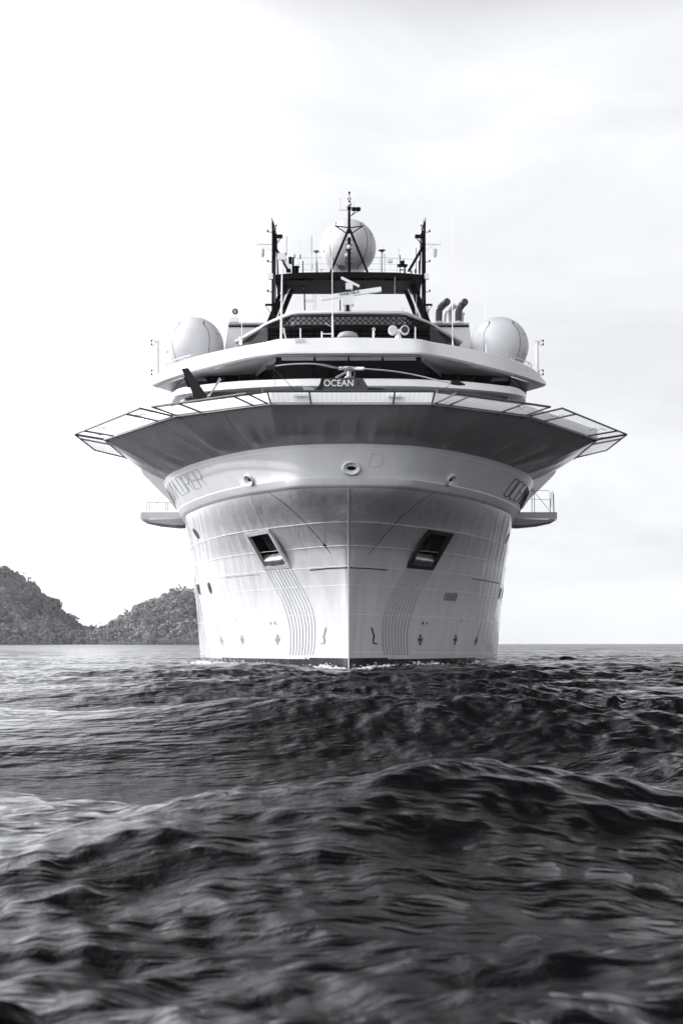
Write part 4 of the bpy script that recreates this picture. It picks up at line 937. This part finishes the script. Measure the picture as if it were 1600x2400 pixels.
# engine cowling with the word on it
mb = MB(); yf = YH - .75
cw = [(757, 886), (834, 885), (850, 886.5), (862, 906), (858, 925), (752, 925), (742, 912), (752, 900), (755, 893)]
fp = [Q(x, y, yf) for x, y in cw]; mb.prism(fp, (0, 1.5, 0)); cow = hp(mb, 'engine_cowling', M['heli2'], smooth=0)
mb = MB(); mb.prism([Q(x, y, yf - .02) for x, y in ((752, 887), (758, 886), (757, 905), (757, 925), (742, 925), (740, 912), (749, 900), (751, 893))], (0, 1.54, 0)); mb.build('intake_fairing', hm, cow, smooth=0)
mb = MB()
for x0, x1 in ((834, 846), (846, 834)): mb.tube([Q(x0, 889, yf - .01), Q(x1, 905, yf - .01)], .012, 4)
mb.tube([Q(793, 887, yf - .01), Q(792, 915, yf - .01)], .006, 4); mb.lathe(Q(805, 911, yf - .01), [(.035, -.01), (.035, .01)], 8, (0, 1, 0)); mb.build('panel_lines', M['black'], cow)
tx = Q(793.5, 898.3, yf)
text_mesh('OCEAN', .40, Matrix.Translation(tx + Vector((0, -.02, 0))) @ up_, M['white2'], cow, 'lettering', .97, bold=.004)
# tail boom, fin, tail rotor
mb = MB(); mb.tube([Vector((cxh - 2.0, YH, DZ + 1.75)), Vector((cxh - 4.5, YH, DZ + 1.8)), Q(487, 925, YH)], [.42, .26, .14], 12); hp(mb, 'tail_boom', hm)
mb = MB(); mb.prism([Q(x, y, YH - .05) for x, y in ((425, 864), (441, 862), (488, 932), (480, 945), (460, 945), (445, 907), (439, 906), (431, 886), (434, 884))], (0, .12, 0)); fin = hp(mb, 'tail_fin', hm, smooth=0)
mb = MB(); mb.prism([Q(x, y, YH - .06) for x, y in ((432, 884), (435, 884), (445, 906), (440, 907))], (0, .14, 0)); mb.build('antenna_strip', M['black'], fin, smooth=0)
mb = MB(); mb.box(Q(478, 938, YH), (1.6, .9, .05)); mb.tube([Q(446, 938, YH - .5), Q(446, 922, YH - .5)], .012, 4); hp(mb, 'stabiliser', hm, smooth=0)
mb = MB()
hubp = Q(490.5, 926.5, YH - .25); mb.lathe(hubp, [(.06, -.1), (.08, .0), (.08, .2)], 12, (0, 1, 0)); tro = hp(mb, 'tail_rotor_hub', M['lgrey'])
mb = MB(); mb.prism([Q(x, y, YH - .3) for x, y in ((491, 922), (494, 925), (504, 911), (507, 905), (519, 890), (517, 886), (513, 884.5), (505, 901), (500, 909))], (0, .04, 0)); mb.build('tail_rotor_blade', M['grey'], tro, smooth=0)
mb = MB(); mb.prism([Q(x, y, YH - .3) for x, y in ((490, 931), (487, 928), (470, 945), (466, 960), (474, 962), (480, 950))], (0, .04, 0)); mb.build('tail_rotor_blade', M['grey'], tro, smooth=0)
mb = MB(); mb.tube([hubp, Q(515, 928, YH - .3)], .05, 5); mb.build('pitch_linkage', hm, tro)
# rotor mast and hub
hub = Q(818.5, 865, YH); mb = MB()
mb.tube([hub + Vector((0, 0, -.6)), hub + Vector((0, 0, .05))], [.11, .08], 10); mb.lathe(hub + Vector((0, 0, -.02)), [(.1, -.06), (.22, -.04), (.24, .03), (.12, .06)], 16); mb.lathe(hub + Vector((0, 0, -.42)), [(.25, 0), (.2, .08)], 14)
mb.ring(hub + Vector((0, 0, .06)), .27, .025, (0, 0, 1), 24, 5, (1, 1))
for a in (0, 120, 240): mb.tube([hub + Vector((.24 * math.cos(R(a)), .24 * math.sin(R(a)), -.1)), hub + Vector((.2 * math.cos(R(a)), .2 * math.sin(R(a)), -.5))], .018, 5)
mb.tube([Q(810, 872, YH - .3), Q(787, 886, YH - .4)], [.05, .07], 6)
rh = hp(mb, 'rotor_hub', M['steel'])
def blade(pts, name='rotor_blade', w=.3, m='grey'):
    c = resample([Q(*p) for p in pts], 20); mb = MB(); A = []; B = []
    for i, p in enumerate(c):
        t = (c[min(i + 1, 19)] - c[max(i - 1, 0)]).normalized(); sd = t.cross(Vector((0, 0, 1))).normalized(); hw = w / 2 * (0.35 if i < 1 else 1)
        A.append([p + sd * hw + Vector((0, 0, .015)), p - sd * hw * .4 + Vector((0, 0, .03)), p - sd * hw, p - sd * hw * .4 - Vector((0, 0, .03)), p + sd * hw - Vector((0, 0, .0)), p + sd * hw + Vector((0, 0, .015))])
    mb.strip(A); return mb.build(name, M[m], rh, smooth=40)
blade([(795, 863.5, 61.8), (770, 858, 61.2), (735, 853, 60.2), (700, 853, 59.4), (665, 855, 58.7), (640, 858, 58.2)], m='lgrey')
blade([(845, 864, 61.9), (880, 866, 61.3), (930, 871, 60.5), (980, 880, 59.8), (1030, 892, 59.1), (1062, 898, 58.6)], m='grey')
blade([(818, 864, 62.3), (820, 861, 64), (822, 862, 67)], m='dgrey')
for pts, m in (([(795, 863, 61.8), (812, 864, 62)], 'lgrey'), ([(826, 864, 62), (853, 864, 61.7)], 'lgrey')):
    mb = MB(); a, b = Q(*pts[0]), Q(*pts[1]); mb.tube([a, b], .075, 6); mb.tube([a + Vector((0, 0, .06)), b + Vector((0, 0, .06))], .03, 5); mb.build('blade_root', M[m], rh)
mb = MB(); mb.tube([Q(643, 858, 58.2), Q(622, 858.5, 57.9)], [.08, .05], 6); mb.tube([Q(618, 858, 57.9), Q(630, 866, 58), Q(640, 858, 58.1)], .018, 5); mb.tube([Q(640, 862, 58.1), Q(645, 905, 58.3)], .012, 4); mb.tube([Q(640, 864, 58.1), Q(664, 886, 58.6), Q(700, 925, 58.8)], .012, 4)
mb.build('blade_tie_down', M['dgrey'], rh)
mb = MB(); mb.tube([Q(1058, 896, 58.7), Q(1075, 898, 58.4), Q(1089, 901.5, 58.2)], [.09, .1, .03], 6); mb.tube([Q(1058, 897, 58.6), Q(1024, 925, 58.8)], .010, 4); mb.build('blade_sock', M['black'], rh)
# skids under the body (hidden from this low viewpoint but standing on the deck)
for sy in (-1, 1):
    mb = MB(); mb.tube([Vector((cxh - 1.6, YH + sy * 1.05, DZ + .05)), Vector((cxh + 2.2, YH + sy * 1.05, DZ + .05)), Vector((cxh + 2.6, YH + sy * 1.05, DZ + .25))], .05, 6)
    for x in (-.8, 1.4): mb.tube([Vector((cxh + x, YH + sy * 1.05, DZ + .05)), Vector((cxh + x, YH + sy * .4, DZ + .55))], .04, 6)
    hp(mb, 'landing_skid', M['dgrey'])
# deck tie-down mirror and windscreen wiper gear beside the body
mb = MB(); mb.prism([Q(x, y, 60.8) for x, y in ((708, 903), (725, 906), (737, 910), (736, 918), (714, 918))], (0, .3, 0)); hp(mb, 'side_mirror_housing', M['grey'], smooth=0)

# ================================================================== SEA
def sea():
    rng = np.random.RandomState(11)
    rad = np.concatenate([np.exp(np.linspace(math.log(1.3), math.log(4.5), 110))[:-1], np.exp(np.linspace(math.log(4.5), math.log(110), 1150))[:-1], np.exp(np.linspace(math.log(110), math.log(450), 330))[:-1], np.exp(np.linspace(math.log(450), math.log(2250), 90))])
    th_in = np.linspace(-19, 19, 560); th = np.concatenate([np.linspace(-180, -60, 30)[:-1], np.linspace(-60, -19, 60)[:-1], th_in, np.linspace(19, 60, 60)[1:], np.linspace(60, 180, 30)[1:]])
    T = np.radians(th)[None, :]; Rr = rad[:, None]
    X = np.sin(T) * Rr; Y = np.cos(T) * Rr
    Z = np.zeros_like(X); DX = np.zeros_like(X); DY = np.zeros_like(X)
    dr = np.gradient(rad)[:, None]
    nw = 190; lam = np.exp(rng.uniform(math.log(.14), math.log(14), nw))
    main = R(192)                                   # waves run towards the camera, slightly to the right
    for L in lam:
        sp = 50 if L < .45 else (36 if L < 1.6 else 26)
        a = main + R(rng.normal(0, sp)); k = 2 * math.pi / L; ph = rng.uniform(0, 2 * math.pi)
        ka = 0.066 * (1.15 if L < .5 else .80 if L < .9 else .80 * (.9 / L) ** .95) * (1 if L < 8 else (8 / L)) * rng.uniform(.5, 1.5)
        amp = ka / k
        kx, ky = math.sin(a) * k, math.cos(a) * k
        proj = np.maximum(dr * abs(math.cos(a)) + Rr * math.radians(38 / 560) * abs(math.sin(a)), 1e-6)
        f = np.clip((L / proj - 2.2) / 2.0, 0, 1)
        Q_ = kx * X + ky * Y + ph
        # wave groups so the surface is not evenly ruffled
        g = (.78 + .34 * np.sin(X * .21 + 1.3 + .8 * np.sin(Y * .17)) * np.sin(Y * .33 + X * .1 + .6) - .52 * np.clip((-X / Rr - .02) / .16, 0, 1) * np.clip((Rr - 5) / 6, .3, 1)) * (1 if L > 3.5 else (.62 + .38 * np.clip((Rr - 6) / 14, 0, 1) + .26 * np.sin(X * 1.1 + 2 + np.sin(Y * .9)) * np.sin(Y * .8 + X * .5))) * (.95 + .5 * np.sin(X / (L * 4 + 3) + ph * 3) * np.sin(Y / (L * 5 + 4) + ph * 1.7))
        w_ = f * amp * g
        Z += w_ * np.cos(Q_); s_ = w_ * np.sin(Q_) * (.35 if L < 1.2 else .6); DX -= s_ * math.sin(a); DY -= s_ * math.cos(a)
    for L, adeg, ka, ph in ((6.5, 196, .12, 1.1), (8.5, 222, .11, 2.2), (4.2, 174, .09, 4.0), (13.0, 205, .08, .3), (3.1, 205, .07, 2.9)):
        a = R(adeg); k = 2 * math.pi / L; proj = np.maximum(dr * abs(math.cos(a)), 1e-6); f = np.clip((L / proj - 2.5) / 3.0, 0, 1) * np.exp(-(Rr / 60) ** 2)
        Q_ = math.sin(a) * k * X + math.cos(a) * k * Y + ph + .5 * np.sin(X * .31 + ph) + .4 * np.sin(Y * .23 + X * .12)
        w_ = f * ka / k; Z += w_ * np.cos(Q_); s_ = w_ * np.sin(Q_) * .9; DX -= s_ * math.sin(a); DY -= s_ * math.cos(a)
    def bumpf(x0, y0, sx_, sy_, h, rot=0.0, fr=1.0):
        c, s = math.cos(rot), math.sin(rot); u = (X - x0) * c + (Y - y0) * s; v = -(X - x0) * s + (Y - y0) * c
        sv = np.where(v < 0, sy_ * fr, sy_); return h * np.exp(-(u / sx_) ** 2 - (v / sv) ** 2)
    Z += bumpf(.85, 8.2, 1.2, .75, .36, R(-3), 2.4) + bumpf(-.9, 6.9, 1.8, .6, .20, R(32), 2.2) + bumpf(2.9, 7.9, 1.4, .7, .20, R(-14), 2.6) - bumpf(-2.8, 6.0, 2.5, 1.3, .10) - bumpf(-1.0, 12, 6, 2.2, .10) + bumpf(3.6, 8.2, 1.4, .9, .14)
    Z += bumpf(-4.6, 56.0, 3.0, 1.4, .16, R(12)) + bumpf(-3.3, 54.6, 1.3, .9, .20, R(8)) + bumpf(3.4, 55.2, 1.1, .8, .12) - bumpf(0, 51, 10, 6, .12)
    v = np.stack([X + DX, Y + DY, Z], -1).reshape(-1, 3)
    nr, nt_ = X.shape
    idx = np.arange(nr * nt_).reshape(nr, nt_)
    f = np.stack([idx[:-1, :-1], idx[:-1, 1:], idx[1:, 1:], idx[1:, :-1]], -1).reshape(-1, 4)
    me = bpy.data.meshes.new('sea'); me.vertices.add(len(v)); me.vertices.foreach_set('co', v.ravel().astype(np.float32))
    me.loops.add(f.size); me.loops.foreach_set('vertex_index', f[:, ::-1].ravel().astype(np.int32))
    me.polygons.add(len(f)); me.polygons.foreach_set('loop_start', np.arange(0, f.size, 4, dtype=np.int32)); me.polygons.foreach_set('loop_total', np.full(len(f), 4, np.int32))
    me.polygons.foreach_set('use_smooth', [True] * len(f)); me.update(); me.validate()
    o = bpy.data.objects.new('sea', me); COL.objects.link(o); o['kind'] = 'structure'
    m = bpy.data.materials.new('sea_water'); m.use_nodes = True; t = m.node_tree; b = t.nodes['Principled BSDF']
    b.inputs['Base Color'].default_value = (0.0025, 0.0025, 0.003, 1); b.inputs['Roughness'].default_value = 0.06; b.inputs['IOR'].default_value = 1.18
    tcn = t.nodes.new('ShaderNodeTexCoord')
    # unresolved ripples far out act as a rougher surface (fixed in the world, by distance from the bow's water)
    ln = t.nodes.new('ShaderNodeVectorMath'); ln.operation = 'LENGTH'; rr_ = t.nodes.new('ShaderNodeMapRange'); rr_.interpolation_type = 'SMOOTHSTEP'
    rr_.inputs[1].default_value = 30; rr_.inputs[2].default_value = 420; rr_.inputs[3].default_value = .06; rr_.inputs[4].default_value = .2
    t.links.new(tcn.outputs['Object'], ln.inputs[0]); t.links.new(ln.outputs['Value'], rr_.inputs[0]); t.links.new(rr_.outputs[0], b.inputs['Roughness'])
    prev = None
    for sc_, dist, det, rot in (((.25, .8, 1), .30, 5, 6), ((.9, 1.5, 1), .09, 3, 22), ((2.1, 3.1, 1), .045, 9, 10), ((9, 12, 1), .007, 6, -14)):
        mp_ = t.nodes.new('ShaderNodeMapping'); mp_.inputs['Scale'].default_value = sc_; mp_.inputs['Rotation'].default_value = (0, 0, R(rot))
        n = t.nodes.new('ShaderNodeTexNoise'); n.inputs['Scale'].default_value = 1; n.inputs['Detail'].default_value = det; n.inputs['Roughness'].default_value = .6; n.inputs['Distortion'].default_value = .15
        bp = t.nodes.new('ShaderNodeBump'); bp.inputs['Distance'].default_value = dist; bp.inputs['Strength'].default_value = 1.0
        t.links.new(tcn.outputs['Object'], mp_.inputs[0]); t.links.new(mp_.outputs[0], n.inputs[0]); t.links.new(n.outputs[0], bp.inputs['Height'])
        if prev: t.links.new(prev.outputs[0], bp.inputs['Normal'])
        prev = bp
    t.links.new(prev.outputs[0], b.inputs['Normal'])
    me.materials.append(m); return lambda px, py_: v.reshape(nr, nt_, 3)[int(np.argmin(abs(rad - math.hypot(px, py_)))), int(np.argmin(abs(th - math.degrees(math.atan2(px, py_)))))]
SEA = sea()

# wash where the chop slaps the bow: flecks and strings of foam
def foam():
    rg = random.Random(12); mb = MB()
    for side, n in ((-1, 1700), (1, 420)):
        for _ in range(n):
            s_ = rg.uniform(.2, 3.9) ** 1.0; x = float(HB[-0.65](s_)); y = float(STEM(-.65)) + s_ * s_
            o = abs(rg.gauss(0, .32)) + .02; x2, y2 = side * (x + o * .8), y - o * .6
            if side < 0 and not (s_ > .9 or rg.random() < .35): continue
            q = SEA(x2, y2); h = max(0, rg.gauss(0, .10)) * math.exp(-o * 2)
            c = Vector((x2, y2, float(q[2]) + .015 + h)); r_ = rg.uniform(.012, .065) * (1.6 if h < .03 else .7)
            a = rg.uniform(0, 3.14); u = Vector((math.cos(a) * r_ * 1.8, math.sin(a) * r_ * .6, 0)); w_ = Vector((-math.sin(a) * r_, math.cos(a) * r_, rg.uniform(-.3, .6) * r_))
            mb.add([c - u, c - w_ * .7, c + u * .9, c + w_, c + Vector((0, 0, r_ * .8))], [(0, 1, 4), (1, 2, 4), (2, 3, 4), (3, 0, 4)])
    o = mb.build('foam', mat('foam_flecks', .8, .6), None); o['kind'] = 'stuff'
foam()

# ================================================================== HILLS, FOREST, JETTY
YHL = 1150.0
prof_px = [(-430, 1509), (-400, 1470), (-330, 1400), (-200, 1325), (-60, 1312), (0, 1340), (30, 1354), (75, 1390), (110, 1422), (140, 1458), (160, 1480), (190, 1488), (215, 1494), (240, 1487), (265, 1471), (300, 1446), (330, 1424), (370, 1408), (400, 1394), (430, 1392), (460, 1402), (500, 1425), (560, 1470), (620, 1500), (660, 1509)]
PX = pchip([p[0] for p in prof_px], [(HY - p[1]) * .95 for p in prof_px])
def hill_h(x, y):
    px = x * F / (YHL + 60) + CX; h = np.maximum(PX(px), 0) * (YHL + 60) / F
    d = (y - YHL) / 90.0; env = np.clip(np.where(d < 1, np.sin(np.clip(d, 0, 1) * math.pi / 2) ** .8, 1 - (d - 1) * .25), 0, 1)
    return h * env + HC * .3
gx = np.linspace(-440, -58, 150); gy = np.linspace(YHL - 4, YHL + 320, 60)
GX, GY = np.meshgrid(gx, gy); GZ = hill_h(GX, GY) - .8 + np.sin(GX * .13) * np.cos(GY * .11) * 1.2 * (GY > YHL + 8)
mb = MB(); nx = len(gx)
mb.v = [(float(a), float(b), float(c)) for a, b, c in zip(GX.ravel(), GY.ravel(), GZ.ravel())]
mb.f = [(j * nx + i, j * nx + i + 1, (j + 1) * nx + i + 1, (j + 1) * nx + i) for j in range(len(gy) - 1) for i in range(nx - 1)]; mb.mi = [0] * len(mb.f)
h_ = mb.build('hills', M['land']); h_['kind'] = 'structure'
# foliage material: brightness varies from clump to clump, whole range paled to add distance haze
fm = bpy.data.materials.new('foliage'); fm.use_nodes = True; t = fm.node_tree; b = t.nodes['Principled BSDF']; b.inputs['Roughness'].default_value = .8; b.inputs['Specular IOR Level'].default_value = .2
at = t.nodes.new('ShaderNodeAttribute'); at.attribute_name = 'tone'; mr = t.nodes.new('ShaderNodeMapRange'); mr.inputs[3].default_value = .09; mr.inputs[4].default_value = .28
t.links.new(at.outputs['Fac'], mr.inputs[0]); t.links.new(mr.outputs[0], b.inputs['Base Color'])
def foliage(crowns, name, per, parent=None, origin=None, leaf=1.0):
    """crowns: list of (x,y,z centre, rx, rz, tone); many leaf-sized quads spread through each crown"""
    rng = np.random.RandomState(5); V = []; Tn = []
    for (x, y, z, rx, rz, tone) in crowns:
        n = per; d = rng.normal(size=(n, 3)); d /= np.linalg.norm(d, axis=1)[:, None]; rr = rng.uniform(.45, 1.05, n) ** .6
        lob = 1 + .25 * np.sin(d[:, 0] * 5 + x) * np.cos(d[:, 2] * 6 + y)
        c = np.array([x, y, z]) + d * (rr * lob)[:, None] * np.array([rx, rx, rz])
        a = rng.normal(size=(n, 3)); nn_ = d + .7 * a / np.linalg.norm(a, axis=1)[:, None]; nn_ /= np.linalg.norm(nn_, axis=1)[:, None]
        u = np.cross(nn_, rng.normal(size=(n, 3))); u /= np.linalg.norm(u, axis=1)[:, None]; w = np.cross(nn_, u)
        s = rng.uniform(.5, 1.2, n)[:, None] * leaf
        V.append(np.stack([c - u * s - w * s * .6, c + u * s - w * s * .6, c + u * s * .7 + w * s * .7, c - u * s * .7 + w * s * .7], 1)); Tn.append(np.clip(tone + rng.uniform(-.08, .08, n), 0, 1))
    V = np.concatenate(V); n = len(V); Tn = np.concatenate(Tn)
    org = np.array(origin if origin is not None else (V[..., 0].mean(), V[..., 1].mean(), 0)); V = V - org
    me = bpy.data.meshes.new(name); me.vertices.add(n * 4); me.vertices.foreach_set('co', V.reshape(-1).astype(np.float32)); me.loops.add(n * 4); me.loops.foreach_set('vertex_index', np.arange(n * 4, dtype=np.int32))
    me.polygons.add(n); me.polygons.foreach_set('loop_start', np.arange(0, n * 4, 4, dtype=np.int32)); me.polygons.foreach_set('loop_total', np.full(n, 4, np.int32)); me.update()
    at_ = me.attributes.new('tone', 'FLOAT', 'FACE'); at_.data.foreach_set('value', Tn.astype(np.float32)); me.materials.append(fm)
    o = bpy.data.objects.new(name, me); COL.objects.link(o); WO[o.name] = Vector(org)
    if parent is not None: o.parent = parent; o.location = Vector(org) - WO[parent.name]
    else: o.location = Vector(org)
    return o
rng = random.Random(3); crowns = []
for _ in range(3100):
    x = rng.uniform(-425, -75); y = YHL + rng.uniform(0, 1) ** 1.4 * 125; hh = float(hill_h(np.array(x), np.array(y)))
    r_ = rng.uniform(1.8, 4.4) * (1.5 if rng.random() < .15 else 1); zc = hh + r_ * .35 + (rng.uniform(1, 5.5) if rng.random() < .3 else 0)
    pxx = x * F / y + CX; tone = .3 + .22 * math.sin(x * .09 + 1) * math.sin(zc * .16 + x * .05) + rng.uniform(-.16, .16) + (.2 if pxx > 225 else 0) + (.25 if rng.random() < .1 else 0)
    crowns.append((x, y, zc, r_, r_ * rng.uniform(.8, 1.5), tone))
fo = foliage(crowns, 'forest', 130, leaf=.85); fo['kind'] = 'stuff'
# individual trees that stand out from the canopy
def tree(px, base_py, top_py, Y, label, rx, kind=0):
    z0 = HC + (HY - base_py) * Y / F; z1 = HC + (HY - top_py) * Y / F; x = (px - CX) * Y / F; H = z1 - z0; rg = random.Random(px)
    rt = empty('tree', (x, Y, z0), label, 'tree', 'trees standing out on the hills')
    mb = MB(); mb.tube([Vector((x, Y, z0 - 2)), Vector((x + .3, Y, z0 + H * .5)), Vector((x, Y, z0 + H * .85))], [.5, .35, .15], 6)
    cr = []
    for k in range(7 if kind == 0 else 6):
        t_ = .5 + .5 * k / 6 if kind == 0 else .85 + .1 * rg.random()
        ox, oy = rg.uniform(-1, 1) * rx * (.7 if kind == 0 else 1), rg.uniform(-1, 1) * rx * .6; c = Vector((x + ox, Y + oy, z0 + H * t_))
        mb.tube([Vector((x + .2, Y, z0 + H * max(.3, t_ - .25))), c], [.2, .08], 5); cr.append((c.x, c.y, c.z, rx * .45, rx * (.45 if kind == 0 else .16), rg.uniform(.2, .5)))
    mb.build('trunk', M['bark'], rt); foliage(cr, 'crown', 30, rt, (x, Y, z0 + H * .5), .45)
tree(36, 1362, 1341, YHL + 70, 'thin tall tree poking up near the top of the left hill', 1.8)
tree(49, 1378, 1360, YHL + 70, 'short wispy tree just below the tallest one on the left hill', 1.6)
tree(86, 1406, 1388, YHL + 70, 'broad spiky tree halfway down the left hill\'s skyline', 4)
tree(153, 1477, 1444, YHL + 65, 'leaning feathery tree low on the left hill\'s skyline', 3)
tree(192, 1492, 1468, YHL + 60, 'flat-topped spreading tree in the dip between the two hills', 6, 1)
tree(262, 1476, 1452, YHL + 65, 'sparse tree at the foot of the right hill\'s skyline', 3.5)
tree(295, 1452, 1428, YHL + 65, 'slender tree where the right hill starts to rise', 2.4)
# jetty in front of the right hill
YJ = YHL - 14
def J(px, py): return Q(px, py, YJ)
jt = empty('jetty', (J(400, 1507).x, YJ, 0), 'long pale jetty on posts at the foot of the right hill, running behind the ship', 'jetty')
mb = MB(); a, b = J(336, 1497.5), J(470, 1498.5); mb.box((a + b) / 2, (b.x - a.x, 3, .5)); mb.build('walkway', M['wood'], jt, smooth=0)
for k, px in enumerate([338, 345, 352] + list(range(368, 468, 5))):
    mb = MB(); mb.box((J(px, 1502.5).x, YJ - 1.6, 1.9), (.5, .5, 4.4)); mb.build('post', M['wood'], jt, smooth=0)
mb = MB(); mb.box(J(337, 1494) + Vector((0, 1, 0)), (2.2, 2.2, 3.0)); mb.prism([J(334, 1491), J(340, 1491), J(337, 1488.5)], (0, 2.4, 0)); mb.build('hut', M['wood'], jt, smooth=0)
mb = MB()
j2 = empty('breakwater', (J(280, 1507).x, YJ, 0), 'low stone breakwater along the shore between the hills', 'breakwater')
pts = []; rg = random.Random(4)
for px in range(236, 345, 2): mb.box((J(px, 1506).x, YJ + rg.uniform(-1, 1), 1.0 + rg.uniform(-.2, .5)), (1.1, 2.5, 1.2 + rg.uniform(0, .8)), rz=rg.uniform(-.4, .4), ry=rg.uniform(-.3, .3))
mb.build('stonework', M['wood'], j2, smooth=0)
jp = empty('stake_row', (J(100, 1507).x, YJ, 0), 'row of thin stakes standing in the water below the left hill', 'stakes')
for k, px in enumerate((52, 58, 67, 71, 80, 84, 95, 104, 108, 121, 133)):
    mb = MB(); mb.box((J(px, 1505).x, YJ - 2, .9), (.3, .3, 2.2 + (k % 4) * .5)); mb.build('stake', M['wood'], jp, smooth=0)

# ================================================================== HAZE
def haze():
    mb = MB(); x0, x1, y0, y1, z0, z1 = -2300, 2300, -2300, 2300, -5, 95
    v = [(x, y, z) for x in (x0, x1) for y in (y0, y1) for z in (z0, z1)]
    me = bpy.data.meshes.new('haze'); me.from_pydata(v, [], [(0, 1, 3, 2), (4, 6, 7, 5), (0, 4, 5, 1), (2, 3, 7, 6), (0, 2, 6, 4), (1, 5, 7, 3)])
    m = bpy.data.materials.new('haze_air'); m.use_nodes = True; t = m.node_tree; t.nodes.clear()
    o_ = t.nodes.new('ShaderNodeOutputMaterial'); pv = t.nodes.new('ShaderNodeVolumePrincipled'); pv.inputs['Color'].default_value = (.9, .91, .94, 1); pv.inputs['Density'].default_value = 0.00007; pv.inputs['Anisotropy'].default_value = 0.2
    t.links.new(pv.outputs[0], o_.inputs['Volume']); me.materials.append(m)
    o = bpy.data.objects.new('haze', me); COL.objects.link(o); o['kind'] = 'stuff'
haze()
